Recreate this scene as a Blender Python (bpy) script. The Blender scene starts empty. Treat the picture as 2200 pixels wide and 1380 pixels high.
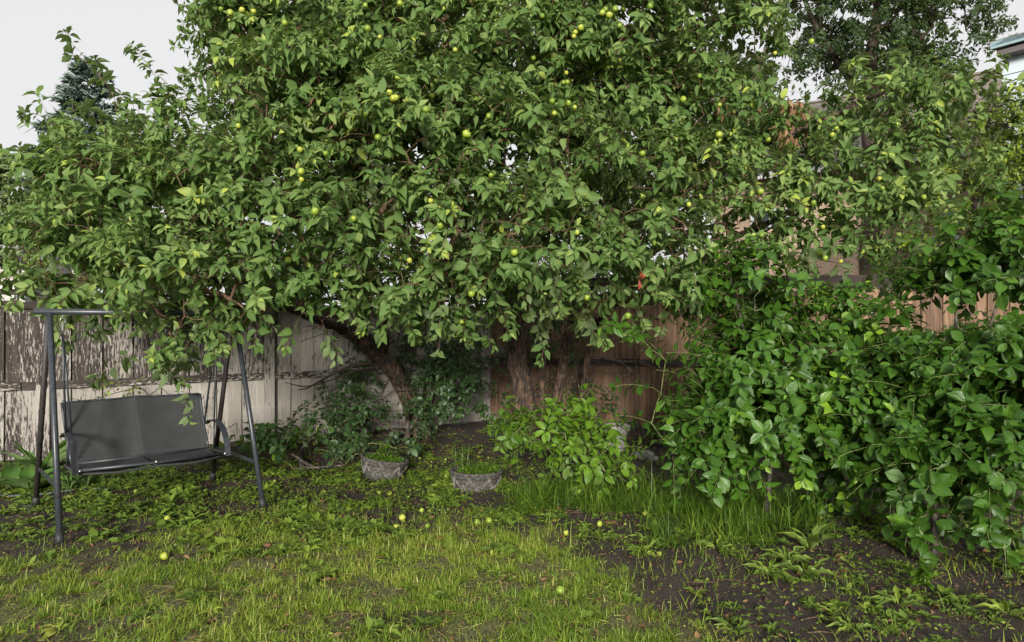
import bpy, math, random
import numpy as np
from mathutils import Vector, Matrix

random.seed(7)
RNG = np.random.default_rng(11)
R = math.radians
sc = bpy.context.scene

# ------------------------------------------------------------------ camera
FPX, CX, CY, EYE = 1467.0, 1100.0, 690.0, 1.6      # photograph: 2200 x 1380
cam_d = bpy.data.cameras.new("camera")
cam = bpy.data.objects.new("camera", cam_d)
sc.collection.objects.link(cam)
cam.location = (0, 0, EYE)
cam.rotation_euler = (R(90), 0, 0)
cam_d.sensor_width = 36
cam_d.lens = FPX / 2200 * 36
cam_d.clip_start = 0.05
cam_d.clip_end = 1500
sc.camera = cam
sc.render.resolution_x, sc.render.resolution_y = 1024, 642

# ------------------------------------------------------------------ sky, sun, exposure
SUN_EL, SUN_AZ = 13.5, 181.5        # sun lamp stands in for the camera flash, behind the photographer, slightly to the right
world = bpy.data.worlds.new("World")
sc.world = world
world.use_nodes = True
wn, wl = world.node_tree.nodes, world.node_tree.links
wn.clear()
w_out = wn.new('ShaderNodeOutputWorld')
w_bg = wn.new('ShaderNodeBackground')
w_sky = wn.new('ShaderNodeTexSky')
w_sky.sky_type = 'NISHITA'
w_sky.sun_disc = False
w_sky.sun_elevation = R(SUN_EL)
w_sky.sun_rotation = R(SUN_AZ)
w_sky.air_density = 1.0
w_sky.dust_density = 4.0
w_hsv = wn.new('ShaderNodeHueSaturation')
w_hsv.inputs['Saturation'].default_value = 0.12
w_mix = wn.new('ShaderNodeMixRGB')               # the closed cloud deck greys the sky out
w_mix.inputs['Fac'].default_value = 0.88
w_mix.inputs['Color2'].default_value = (3.85, 3.85, 3.90, 1)
wl.new(w_sky.outputs[0], w_hsv.inputs['Color'])
wl.new(w_hsv.outputs[0], w_mix.inputs['Color1'])
wl.new(w_mix.outputs[0], w_bg.inputs['Color'])
w_bg.inputs['Strength'].default_value = 0.055
wl.new(w_bg.outputs[0], w_out.inputs[0])

sun_d = bpy.data.lights.new("sun", 'SUN')
sun = bpy.data.objects.new("sun", sun_d)
sc.collection.objects.link(sun)
sun_d.energy = 1.5
sun_d.angle = R(10)
sun_d.color = (1.0, 0.955, 0.87)
az = R(SUN_AZ)
sd = Vector((math.sin(az) * math.cos(R(SUN_EL)), math.cos(az) * math.cos(R(SUN_EL)), math.sin(R(SUN_EL))))
sun.rotation_euler = sd.to_track_quat('Z', 'Y').to_euler()

vs = sc.view_settings
vs.view_transform = 'Standard'
vs.look = 'None'
vs.exposure = 2.02
vs.gamma = 1.0
vs.use_curve_mapping = False
sc.render.engine = 'CYCLES'
sc.cycles.max_bounces = 8
sc.cycles.diffuse_bounces = 5
sc.cycles.transmission_bounces = 6
sc.cycles.glossy_bounces = 2
sc.cycles.caustics_reflective = False
sc.cycles.caustics_refractive = False

# ------------------------------------------------------------------ helpers
def W(px, py, d):
    """world point seen at photograph pixel (px, py) at depth d metres"""
    return np.array([(px - CX) / FPX * d, d, EYE + (CY - py) / FPX * d])

def G(px, py):
    """ground point (z = 0) at a photograph pixel"""
    d = FPX * EYE / (py - CY)
    return np.array([(px - CX) / FPX * d, d, 0.0])

def to_px(P):
    d = np.maximum(P[:, 1], 0.1)
    return CX + P[:, 0] / d * FPX, CY - (P[:, 2] - EYE) / d * FPX

def norm(v):
    v = np.asarray(v, float)
    return v / np.maximum(np.linalg.norm(v, axis=-1, keepdims=True), 1e-9)

def hash3(i, j, k, seed=0):
    n = (i * 374761393 + j * 668265263 + k * 2147483647 + seed * 1274126177) & 0xffffffff
    n = ((n ^ (n >> 13)) * 1274126177) & 0xffffffff
    n = (n ^ (n >> 16)) & 0xffff
    return n / 65535.0

def vnoise(P, freq=1.0, seed=0):
    P = np.asarray(P, float) * freq
    I = np.floor(P).astype(np.int64)
    f = P - I
    f = f * f * (3 - 2 * f)
    r = 0
    for a in (0, 1):
        for b in (0, 1):
            for c in (0, 1):
                w = (f[:, 0] if a else 1 - f[:, 0]) * (f[:, 1] if b else 1 - f[:, 1]) * (f[:, 2] if c else 1 - f[:, 2])
                r = r + w * hash3(I[:, 0] + a, I[:, 1] + b, I[:, 2] + c, seed)
    return r

def ground_z(x, y):
    P = np.stack([np.asarray(x, float), np.asarray(y, float), np.zeros_like(np.asarray(x, float))], -1).reshape(-1, 3)
    near = np.clip(1 - (np.abs(P[:, 1] - 6) - 8) / 8, 0, 1)
    z = ((vnoise(P, 0.9, 3) - .5) * .07 + (vnoise(P, 3.1, 4) - .5) * .035 + (vnoise(P, 9, 5) - .5) * .022 + (vnoise(P, 24, 6) - .5) * .010) * near
    return z.reshape(np.asarray(x).shape)

def gz(x, y):
    return float(ground_z(np.array([x]), np.array([y]))[0])

MATS = {}

def nmat(name):
    m = bpy.data.materials.new(name)
    m.use_nodes = True
    nt = m.node_tree
    nt.nodes.clear()
    o = nt.nodes.new('ShaderNodeOutputMaterial')
    b = nt.nodes.new('ShaderNodeBsdfPrincipled')
    nt.links.new(b.outputs[0], o.inputs[0])
    MATS[name] = m
    return m, nt.nodes, nt.links, b, o

def ramp(nodes, stops, interp='LINEAR'):
    r = nodes.new('ShaderNodeValToRGB')
    r.color_ramp.interpolation = interp
    e = r.color_ramp.elements
    while len(e) > 1:
        e.remove(e[-1])
    e[0].position = stops[0][0]
    e[0].color = (*stops[0][1], 1)
    for p, c in stops[1:]:
        q = e.new(p)
        q.color = (*c, 1)
    return r

def noise(nodes, links, scale, detail=4, vec=None, dist=0.0, rough=.55):
    n = nodes.new('ShaderNodeTexNoise')
    n.inputs['Scale'].default_value = scale
    n.inputs['Detail'].default_value = detail
    n.inputs['Distortion'].default_value = dist
    n.inputs['Roughness'].default_value = rough
    if vec is not None:
        links.new(vec, n.inputs['Vector'])
    return n

def mapping(nodes, links, src, scale=(1, 1, 1), rot=(0, 0, 0)):
    m = nodes.new('ShaderNodeMapping')
    m.inputs['Scale'].default_value = scale
    m.inputs['Rotation'].default_value = rot
    links.new(src, m.inputs['Vector'])
    return m.outputs[0]

def mathn(nodes, links, op, a, b=None, c=None, clamp=False):
    m = nodes.new('ShaderNodeMath')
    m.operation = op
    m.use_clamp = clamp
    for i, v in enumerate((a, b, c)):
        if v is None:
            continue
        if isinstance(v, (int, float)):
            m.inputs[i].default_value = v
        else:
            links.new(v, m.inputs[i])
    return m.outputs[0]

def mixc(nodes, links, fac, a, b, mode='MIX'):
    m = nodes.new('ShaderNodeMixRGB')
    m.blend_type = mode
    for s, v in (('Fac', fac), ('Color1', a), ('Color2', b)):
        if isinstance(v, (int, float)):
            m.inputs[s].default_value = v
        elif isinstance(v, tuple):
            m.inputs[s].default_value = (*v, 1)
        else:
            links.new(v, m.inputs[s])
    return m.outputs[0]

def bumpn(nodes, links, h, b, strength=.4, dist=.01):
    m = nodes.new('ShaderNodeBump')
    m.inputs['Strength'].default_value = strength
    m.inputs['Distance'].default_value = dist
    links.new(h, m.inputs['Height'])
    links.new(m.outputs[0], b.inputs['Normal'])
    return m

# ---------- leaf material: tint attribute picks the leaf's own colour, uv draws its veins
def leaf_mat(name, stops, rough=.42, transl=.28, vein=.35, under=(.16, .21, .10), under_f=.55, bump=.35, spec=.5):
    m, n, l, b, o = nmat(name)
    a = n.new('ShaderNodeAttribute'); a.attribute_name = 'tint'
    r = ramp(n, stops)
    l.new(a.outputs['Fac'], r.inputs[0])
    uv = n.new('ShaderNodeUVMap')
    sep = n.new('ShaderNodeSeparateXYZ'); l.new(uv.outputs[0], sep.inputs[0])
    du = mathn(n, l, 'ABSOLUTE', mathn(n, l, 'SUBTRACT', sep.outputs[0], .5))
    mid = mathn(n, l, 'SUBTRACT', 1.0, mathn(n, l, 'MULTIPLY', du, 16), clamp=True)
    sv = mathn(n, l, 'SUBTRACT', mathn(n, l, 'MULTIPLY', sep.outputs[1], 44), mathn(n, l, 'MULTIPLY', du, 40))
    sw = mathn(n, l, 'POWER', mathn(n, l, 'MULTIPLY_ADD', mathn(n, l, 'SINE', sv), .5, .5), 5.0)
    vn = mathn(n, l, 'MAXIMUM', mid, mathn(n, l, 'MULTIPLY', sw, .35))
    geo = n.new('ShaderNodeNewGeometry')
    nz = noise(n, l, 30, 2, geo.outputs['Position'])
    col = mixc(n, l, mathn(n, l, 'MULTIPLY', nz.outputs[0], .45), r.outputs[0], (.35, .42, .2), 'MULTIPLY')
    light = mixc(n, l, .5, r.outputs[0], (.30, .40, .14))
    col = mixc(n, l, mathn(n, l, 'MULTIPLY', vn, vein), col, light)
    col = mixc(n, l, mathn(n, l, 'MULTIPLY', geo.outputs['Backfacing'], under_f), col, under)
    l.new(col, b.inputs['Base Color'])
    b.inputs['Roughness'].default_value = rough
    b.inputs['Specular IOR Level'].default_value = spec
    bumpn(n, l, mathn(n, l, 'SUBTRACT', 1.0, vn), b, bump, .003)
    t = n.new('ShaderNodeBsdfTranslucent')
    l.new(mixc(n, l, .6, col, (.22, .34, .05)), t.inputs['Color'])
    mx = n.new('ShaderNodeMixShader'); mx.inputs[0].default_value = transl
    l.new(b.outputs[0], mx.inputs[1]); l.new(t.outputs[0], mx.inputs[2])
    l.new(mx.outputs[0], o.inputs[0])
    return m

leaf_mat('apple_leaf', [(0, (0.0586, 0.1158, 0.0258)), (.35, (0.1034, 0.1909, 0.0443)), (.72, (0.1723, 0.2692, 0.0736)), (.93, (0.2843, 0.3757, 0.1142)), (1, (0.4479, 0.5322, 0.092))],
         rough=.60, under=(.17, .215, .105), under_f=.6, transl=.38, spec=.35)
leaf_mat('cherry_leaf', [(0, (0.0278, 0.0835, 0.0072)), (.4, (0.0505, 0.1342, 0.0108)), (.8, (0.0809, 0.1939, 0.0158)), (.94, (0.1643, 0.3132, 0.0216)), (1, (0.2781, 0.4624, 0.0288))],
         rough=.40, transl=.32, under=(.08, .14, .035), vein=.28, bump=.6)
leaf_mat('sapling_leaf', [(0, (0.0535, 0.1279, 0.006)), (.5, (0.1069, 0.2165, 0.009)), (1, (0.1847, 0.3247, 0.018))], rough=.5, under=(.15, .24, .05), transl=.35)
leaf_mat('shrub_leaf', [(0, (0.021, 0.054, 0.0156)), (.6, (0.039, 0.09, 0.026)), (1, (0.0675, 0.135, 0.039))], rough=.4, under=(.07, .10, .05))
leaf_mat('weed_leaf', [(0, (0.078, 0.1375, 0.012)), (.5, (0.1559, 0.2475, 0.024)), (.85, (0.2651, 0.3438, 0.04)), (1, (0.4366, 0.44, 0.08))], rough=.55, under_f=.3)
leaf_mat('hosta_leaf', [(0, (.04, .11, .02)), (1, (.13, .26, .04))], rough=.4, vein=.2)
leaf_mat('dead_leaf', [(0, (.10, .045, .02)), (.6, (.22, .10, .045)), (1, (.34, .20, .10))], rough=.7, under=(.24, .13, .07), transl=.15)
leaf_mat('red_leaf', [(0, (.28, .03, .02)), (1, (.42, .07, .05))], rough=.5, under=(.3, .05, .04), transl=.2)
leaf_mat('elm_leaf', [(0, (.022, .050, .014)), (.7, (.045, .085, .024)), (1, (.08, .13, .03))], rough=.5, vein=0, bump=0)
leaf_mat('purple_leaf', [(0, (.022, .012, .016)), (.7, (.05, .022, .03)), (1, (.09, .04, .045))], rough=.5, under=(.06, .03, .04), vein=0, bump=0)
leaf_mat('maple_leaf', [(0, (0.0591, 0.1142, 0.012)), (.5, (0.1444, 0.215, 0.018)), (1, (0.3544, 0.4032, 0.036))], rough=.5, vein=0, bump=0, transl=.35)
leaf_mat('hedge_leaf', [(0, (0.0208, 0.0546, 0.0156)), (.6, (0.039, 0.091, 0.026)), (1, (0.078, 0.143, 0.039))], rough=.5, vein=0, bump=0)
leaf_mat('pine_leaf', [(0, (.14, .20, .08)), (1, (.30, .36, .18))], rough=.6, vein=0, bump=0, transl=.1)
leaf_mat('spruce_leaf', [(0, (0.168, 0.2295, 0.208)), (1, (0.364, 0.4455, 0.416))], rough=.6, vein=0, bump=0, transl=.05, under=(.08, .12, .11))
leaf_mat('grass_blade', [(0, (0.1151, 0.2183, 0.0145)), (.45, (0.2405, 0.3473, 0.029)), (.8, (0.3765, 0.4663, 0.0508)), (.93, (0.6, 0.5358, 0.1452)), (1, (0.6, 0.5954, 0.2323))],
         rough=.5, vein=0, bump=0, transl=.35, under=(.14, .2, .04), under_f=.3)
leaf_mat('tall_grass', [(0, (0.0569, 0.1219, 0.01)), (.6, (0.1219, 0.2275, 0.018)), (1, (0.3087, 0.4225, 0.05))], rough=.45, vein=0, bump=0, transl=.35, under=(.08, .18, .03), under_f=.3)

def bark_mat(name, c0, c1, c2, scale=30, bump=.9):
    m, n, l, b, o = nmat(name)
    tc = n.new('ShaderNodeTexCoord')
    v = mapping(n, l, tc.outputs['Object'], (1, 1, .28))
    a = noise(n, l, scale, 8, v, 1.2, .75)
    vo = n.new('ShaderNodeTexVoronoi'); vo.inputs['Scale'].default_value = scale * 1.1
    l.new(v, vo.inputs['Vector'])
    h = mathn(n, l, 'ADD', a.outputs[0], mathn(n, l, 'MULTIPLY', vo.outputs[0], .35))
    r = ramp(n, [(.46, c0), (.62, c1), (.80, c2), (.95, tuple(min(1, k * 1.7) for k in c2))])
    l.new(h, r.inputs[0])
    l.new(r.outputs[0], b.inputs['Base Color'])
    b.inputs['Roughness'].default_value = .85
    bumpn(n, l, h, b, bump, .02)
    return m

bark_mat('apple_bark', (.008, .006, .005), (.028, .019, .014), (.135, .080, .050))
bark_mat('grey_bark', (.010, .008, .007), (.032, .025, .021), (.12, .095, .078), 26)
bark_mat('twig_bark', (.04, .022, .014), (.10, .055, .032), (.19, .11, .065), 60, .2)
bark_mat('green_twig', (.06, .07, .02), (.14, .17, .05), (.22, .26, .09), 60, .2)
bark_mat('dark_twig', (.012, .008, .007), (.04, .025, .02), (.09, .06, .045), 60, .2)

def wood_mat(name, kind):
    m, n, l, b, o = nmat(name)
    geo = n.new('ShaderNodeNewGeometry')
    oi = n.new('ShaderNodeObjectInfo')
    sh = n.new('ShaderNodeVectorMath'); sh.operation = 'MULTIPLY_ADD'
    cmb = n.new('ShaderNodeCombineXYZ'); l.new(oi.outputs['Random'], cmb.inputs[2])
    l.new(cmb.outputs[0], sh.inputs[0]); sh.inputs[1].default_value = (0, 0, 7); l.new(geo.outputs['Position'], sh.inputs[2])
    pos = sh.outputs[0]
    sep = n.new('ShaderNodeSeparateXYZ'); l.new(geo.outputs['Position'], sep.inputs[0])
    hz = kind.endswith('rail')
    g1 = noise(n, l, 26, 6, mapping(n, l, pos, (.12, .12, 1.2) if hz else (1.3, 1.3, .055)), .3)
    g2 = noise(n, l, 70, 5, mapping(n, l, pos, (.1, .1, 1) if hz else (1, 1, .05)), .2)
    if kind.startswith('brown'):
        r = ramp(n, [(.30, (.032, .019, .012)), (.46, (.125, .070, .040)), (.60, (.245, .148, .088)), (.78, (.36, .25, .17))])
        v = mathn(n, l, 'ADD', mathn(n, l, 'MULTIPLY', g1.outputs[0], .55), mathn(n, l, 'MULTIPLY', g2.outputs[0], .3))
        v = mathn(n, l, 'ADD', v, mathn(n, l, 'MULTIPLY', oi.outputs['Random'], .16))
        l.new(v, r.inputs[0]); col = r.outputs[0]
        h = g2.outputs[0]
    elif kind.startswith('dark'):
        r = ramp(n, [(.3, (.010, .006, .005)), (.55, (.028, .017, .012)), (.8, (.07, .045, .03))])
        l.new(g1.outputs[0], r.inputs[0]); col = r.outputs[0]; h = g1.outputs[0]
    else:
        # paint that has flaked off in streaks: most on the upper boards at the left end of the fence
        flake = noise(n, l, 46, 9, mapping(n, l, pos, (.35, .35, 1.1) if hz else (1.25, 1.25, .20)), .35, .74)
        big = noise(n, l, 2.4, 3, mapping(n, l, pos, (1, 1, .5)))
        up = n.new('ShaderNodeMapRange'); l.new(sep.outputs[2], up.inputs[0])
        up.inputs[1].default_value = .80; up.inputs[2].default_value = .92; up.inputs[3].default_value = 0; up.inputs[4].default_value = .125
        lf = n.new('ShaderNodeMapRange'); l.new(sep.outputs[0], lf.inputs[0])
        lf.inputs[1].default_value = -4.2; lf.inputs[2].default_value = -3.0; lf.inputs[3].default_value = 1.0; lf.inputs[4].default_value = .33
        low = n.new('ShaderNodeMapRange'); l.new(sep.outputs[2], low.inputs[0])
        low.inputs[1].default_value = .0; low.inputs[2].default_value = .45; low.inputs[3].default_value = .07; low.inputs[4].default_value = 0
        lft = n.new('ShaderNodeMapRange'); l.new(sep.outputs[0], lft.inputs[0])
        lft.inputs[1].default_value = -5.6; lft.inputs[2].default_value = -4.4; lft.inputs[3].default_value = .05; lft.inputs[4].default_value = 0
        peel = mathn(n, l, 'MULTIPLY', up.outputs[0], lf.outputs[0])
        peel = mathn(n, l, 'ADD', peel, mathn(n, l, 'MULTIPLY', low.outputs[0], lf.outputs[0]))
        peel = mathn(n, l, 'ADD', peel, lft.outputs[0])
        if hz:
            peel = mathn(n, l, 'ADD', peel, .09)
        f = mathn(n, l, 'ADD', flake.outputs[0], mathn(n, l, 'MULTIPLY', mathn(n, l, 'SUBTRACT', big.outputs[0], .5), .26))
        f = mathn(n, l, 'ADD', f, mathn(n, l, 'MULTIPLY', mathn(n, l, 'SUBTRACT', oi.outputs['Random'], .5), .07))
        f = mathn(n, l, 'SUBTRACT', f, peel)
        msk = mathn(n, l, 'MULTIPLY', mathn(n, l, 'SUBTRACT', f, .365), 28, clamp=True)
        bare = ramp(n, [(.3, (.014, .010, .008)), (.55, (.042, .031, .025)), (.75, (.10, .078, .062))]); l.new(g1.outputs[0], bare.inputs[0])
        pnt = ramp(n, [(.25, (.19, .172, .152)), (.5, (.34, .312, .280)), (.75, (.45, .42, .38))])
        l.new(mathn(n, l, 'ADD', mathn(n, l, 'MULTIPLY', g2.outputs[0], .6), mathn(n, l, 'MULTIPLY', big.outputs[0], .4)), pnt.inputs[0])
        col = mixc(n, l, msk, bare.outputs[0], pnt.outputs[0])
        col = mixc(n, l, mathn(n, l, 'MULTIPLY', oi.outputs['Random'], .35), col, (.6, .55, .5), 'MULTIPLY')
        h = mathn(n, l, 'ADD', mathn(n, l, 'MULTIPLY', g2.outputs[0], .5), msk)
    l.new(col, b.inputs['Base Color'])
    b.inputs['Roughness'].default_value = .8
    bumpn(n, l, h, b, .55, .005)
    return m

for k in ('paint', 'paint_rail', 'brown', 'brown_rail', 'dark_rail'):
    wood_mat('wood_' + k, k)

def plain(name, col, rough=.6, metal=0.0, nscale=0, namt=.3, bump=0, col2=None):
    m, n, l, b, o = nmat(name)
    b.inputs['Roughness'].default_value = rough
    b.inputs['Metallic'].default_value = metal
    if nscale:
        tc = n.new('ShaderNodeTexCoord')
        t = noise(n, l, nscale, 6, tc.outputs['Object'])
        r = ramp(n, [(.35, tuple(c * (1 - namt) for c in col)), (.65, col2 or tuple(min(1, c * (1 + namt)) for c in col))])
        l.new(t.outputs[0], r.inputs[0]); l.new(r.outputs[0], b.inputs['Base Color'])
        if bump:
            bumpn(n, l, t.outputs[0], b, bump, .01)
    else:
        b.inputs['Base Color'].default_value = (*col, 1)
    return m

plain('swing_metal', (.030, .034, .040), .38, .0, 40, .25)
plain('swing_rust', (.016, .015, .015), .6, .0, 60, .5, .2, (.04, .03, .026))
plain('steel', (.42, .42, .41), .4, .9)
plain('piping_thread', (.075, .078, .078), .8)
plain('concrete', (.050, .046, .040), .9, 0, 35, .5, .5, (.10, .092, .080))
plain('concrete_pale', (.15, .14, .125), .9, 0, 45, .5, .4)
plain('rubber', (.02, .02, .021), .6)
plain('hose_plastic', (.05, .055, .058), .45)
plain('stone_grey', (.26, .25, .235), .9, 0, 20, .5, .6)
plain('stucco', (.40, .29, .21), .95, 0, 90, .25, .6)
plain('stucco_shaded', (.36, .26, .19), .95, 0, 60, .35, .7)  # same tan stucco, with the wing wall's shade put into the colour
plain('trim_white', (.62, .64, .66), .6)
plain('trim_blue', (.28, .40, .43), .5)
plain('soffit', (.13, .115, .11), .8)
plain('siding', (.55, .62, .66), .55)
plain('siding_grey', (.42, .43, .43), .7, 0, 8, .15)
plain('shingle', (.17, .140, .125), .9, 0, 18, .4, .4)
plain('shake', (.55, .50, .47), .9, 0, 15, .35, .5)
plain('block', (.42, .42, .39), .9, 0, 25, .15, .3)
plain('dark_mesh_fabric', (.035, .04, .045), .8)
plain('mulch', (.045, .03, .022), .9, 0, 50, .6, 0, (.12, .08, .05))
plain('apple_stalk', (.10, .07, .03), .8)

def glass_mat():
    m, n, l, b, o = nmat('window_glass')
    b.inputs['Base Color'].default_value = (.03, .04, .045, 1)
    b.inputs['Roughness'].default_value = .06
glass_mat()

def sling_mat():
    m, n, l, b, o = nmat('sling_fabric')
    tc = n.new('ShaderNodeTexCoord')
    w1 = n.new('ShaderNodeTexWave'); w1.bands_direction = 'X'; w1.inputs['Scale'].default_value = 260
    w2 = n.new('ShaderNodeTexWave'); w2.bands_direction = 'Z'; w2.inputs['Scale'].default_value = 260
    l.new(tc.outputs['Object'], w1.inputs[0]); l.new(tc.outputs['Object'], w2.inputs[0])
    h = mathn(n, l, 'MULTIPLY', w1.outputs[1], w2.outputs[1])
    t = noise(n, l, 7, 6, tc.outputs['Object'])
    r = ramp(n, [(.3, (.019, .020, .021)), (.7, (.031, .033, .033))])
    l.new(t.outputs[0], r.inputs[0])
    sp = noise(n, l, 130, 2, tc.outputs['Object'])
    spm = mathn(n, l, 'GREATER_THAN', sp.outputs[0], .80)
    l.new(mixc(n, l, spm, r.outputs[0], (.25, .24, .22)), b.inputs['Base Color'])
    b.inputs['Roughness'].default_value = .75
    bumpn(n, l, h, b, .25, .001)
sling_mat()

def apple_mat():
    m, n, l, b, o = nmat('apple_skin')
    oi = n.new('ShaderNodeObjectInfo')
    tc = n.new('ShaderNodeTexCoord')
    r = ramp(n, [(0, (.13, .21, .02)), (.6, (.24, .32, .035)), (1, (.36, .37, .05))])
    l.new(oi.outputs['Random'], r.inputs[0])
    t = noise(n, l, 45, 5, tc.outputs['Object'])
    f = mathn(n, l, 'MULTIPLY', mathn(n, l, 'SUBTRACT', t.outputs[0], .60), 8, clamp=True)
    l.new(mixc(n, l, mathn(n, l, 'MULTIPLY', f, .5), r.outputs[0], (.30, .20, .05)), b.inputs['Base Color'])
    b.inputs['Roughness'].default_value = .35
    b.inputs['Subsurface Weight'].default_value = .1
    b.inputs['Subsurface Scale'].default_value = .01
apple_mat()
plain('apple_rotten', (.15, .065, .03), .7, 0, 60, .5, .3)
plain('cherry_fruit', (.60, .42, .04), .3)

def soil_mat():
    m, n, l, b, o = nmat('soil')
    geo = n.new('ShaderNodeNewGeometry')
    a = noise(n, l, 3.0, 5, geo.outputs['Position'])
    c = noise(n, l, 55, 6, geo.outputs['Position'], 0, .7)
    r = ramp(n, [(.3, (.012, .008, .006)), (.5, (.032, .022, .015)), (.66, (.075, .050, .034)), (.8, (.17, .12, .08))])
    l.new(mathn(n, l, 'ADD', mathn(n, l, 'MULTIPLY', a.outputs[0], .35), mathn(n, l, 'MULTIPLY', c.outputs[0], .65)), r.inputs[0])
    # dry thatch between the blades where the lawn grows
    at = n.new('ShaderNodeAttribute'); at.attribute_name = 'lawn'
    th = noise(n, l, 120, 4, mapping(n, l, geo.outputs['Position'], (1, .35, 1), (0, 0, .6)), .8)
    tr = ramp(n, [(.35, (.04, .038, .014)), (.55, (.14, .14, .045)), (.72, (.32, .27, .13))]); l.new(th.outputs[0], tr.inputs[0])
    l.new(mixc(n, l, mathn(n, l, 'MULTIPLY', at.outputs['Fac'], .85), r.outputs[0], tr.outputs[0]), b.inputs['Base Color'])
    b.inputs['Roughness'].default_value = .9
    bumpn(n, l, c.outputs[0], b, .9, .02)
soil_mat()

# ------------------------------------------------------------------ object plumbing
COL = sc.collection

def mk_mesh(name, V, F, mats, uv=None, tint=None, smooth=True, F4=True, midx=None):
    """V (n,3); F (m,k) equal-size faces or list of lists"""
    me = bpy.data.meshes.new(name)
    V = np.asarray(V, np.float32)
    if isinstance(F, np.ndarray):
        m, k = F.shape
        me.vertices.add(len(V)); me.vertices.foreach_set('co', V.ravel())
        me.loops.add(m * k); me.loops.foreach_set('vertex_index', F.astype(np.int32).ravel())
        me.polygons.add(m)
        me.polygons.foreach_set('loop_start', np.arange(0, m * k, k, dtype=np.int32))
        me.polygons.foreach_set('loop_total', np.full(m, k, np.int32))
        flat = F.ravel()
    else:
        me.from_pydata([tuple(map(float, v)) for v in V], [], [tuple(int(i) for i in f) for f in F])
        flat = None
    for mt in (mats if isinstance(mats, (list, tuple)) else [mats]):
        me.materials.append(MATS[mt])
    if midx is not None:
        me.polygons.foreach_set('material_index', np.asarray(midx, np.int32))
    me.update(calc_edges=True)
    if uv is not None:
        ul = me.uv_layers.new(name='UVMap')
        ul.data.foreach_set('uv', np.asarray(uv, np.float32)[flat].ravel())
    if tint is not None:
        at = me.attributes.new('tint', 'FLOAT', 'POINT')
        at.data.foreach_set('value', np.asarray(tint, np.float32))
    if smooth:
        me.polygons.foreach_set('use_smooth', np.ones(len(me.polygons), bool))
    return me

def link(name, data, parent=None, loc=None, mat=None):
    o = bpy.data.objects.new(name, data)
    COL.objects.link(o)
    if parent is not None:
        o.parent = parent
    if mat is not None:
        o.matrix_basis = mat
    elif loc is not None:
        o.location = loc
    return o

def tag(o, label=None, cat=None, group=None, kind=None):
    if label: o['label'] = label
    if cat: o['category'] = cat
    if group: o['group'] = group
    if kind: o['kind'] = kind
    return o

def thing(name, label, cat, loc=(0, 0, 0), group=None, rz=0):
    o = link(name, None, None, Vector([float(c) for c in loc]))
    o.rotation_euler = (0, 0, rz)
    o.empty_display_size = .2
    return tag(o, label, cat, group)

class MB:
    """collects boxes / tubes / lathes for ONE mesh"""
    def __init__(s):
        s.v, s.f, s.m = [], [], []
        s.n = 0
    def add(s, V, F, mi=0):
        s.v.append(np.asarray(V, float))
        for f in F:
            s.f.append([int(i) + s.n for i in f]); s.m.append(mi)
        s.n += len(V)
    def box(s, c, size, rz=0, M=None, mi=0, taper=1.0):
        x, y, z = [k / 2 for k in size]
        V = np.array([(-x, -y, -z), (x, -y, -z), (x, y, -z), (-x, y, -z), (-x * taper, -y * taper, z), (x * taper, -y * taper, z), (x * taper, y * taper, z), (-x * taper, y * taper, z)])
        if M is not None:
            V = V @ np.asarray(M).T
        elif rz:
            c_, s_ = math.cos(rz), math.sin(rz)
            V = V @ np.array([[c_, s_, 0], [-s_, c_, 0], [0, 0, 1]])
        s.add(V + np.asarray(c, float), [(0, 3, 2, 1), (4, 5, 6, 7), (0, 1, 5, 4), (1, 2, 6, 5), (2, 3, 7, 6), (3, 0, 4, 7)], mi)
        return s
    def beam(s, a, b, w, h, up=(0, 0, 1), mi=0):
        a = np.asarray(a, float); b = np.asarray(b, float)
        t = norm(b - a); u = np.asarray(up, float); sd = norm(np.cross(t, u)); u = np.cross(sd, t)
        V = []
        for p in (a, b):
            for i, j in ((-1, -1), (1, -1), (1, 1), (-1, 1)):
                V.append(p + sd * i * w / 2 + u * j * h / 2)
        s.add(V, [(3, 2, 1, 0), (4, 5, 6, 7), (0, 1, 5, 4), (1, 2, 6, 5), (2, 3, 7, 6), (3, 0, 4, 7)], mi)
        return s
    def tube(s, pts, r, n=10, cap=True, mi=0, jit=0):
        pts = np.asarray(pts, float)
        rr = np.full(len(pts), r) if np.isscalar(r) else np.asarray(r, float)
        T = np.gradient(pts, axis=0); T = norm(T)
        ref = np.array([0, 0, 1.0]) if abs(T[0][2]) < .9 else np.array([1.0, 0, 0])
        V = []
        sd = norm(np.cross(T[0], ref))
        for p, t, q in zip(pts, T, rr):
            sd = norm(sd - t * np.dot(sd, t)); u = np.cross(t, sd)
            for k in range(n):
                a = 2 * math.pi * k / n
                rad = q * (1 + (random.random() - .5) * jit)
                V.append(p + (sd * math.cos(a) + u * math.sin(a)) * rad)
        F = []
        for i in range(len(pts) - 1):
            for k in range(n):
                k2 = (k + 1) % n
                F.append((i * n + k, i * n + k2, (i + 1) * n + k2, (i + 1) * n + k))
        if cap:
            F.append(tuple(range(n))[::-1]); F.append(tuple((len(pts) - 1) * n + k for k in range(n)))
        s.add(V, F, mi)
        return s
    def build(s, name, mats, parent=None, smooth=False, loc=None):
        me = mk_mesh(name, np.concatenate(s.v), s.f, mats, smooth=smooth, midx=s.m)
        return link(name, me, parent, loc)

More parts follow.
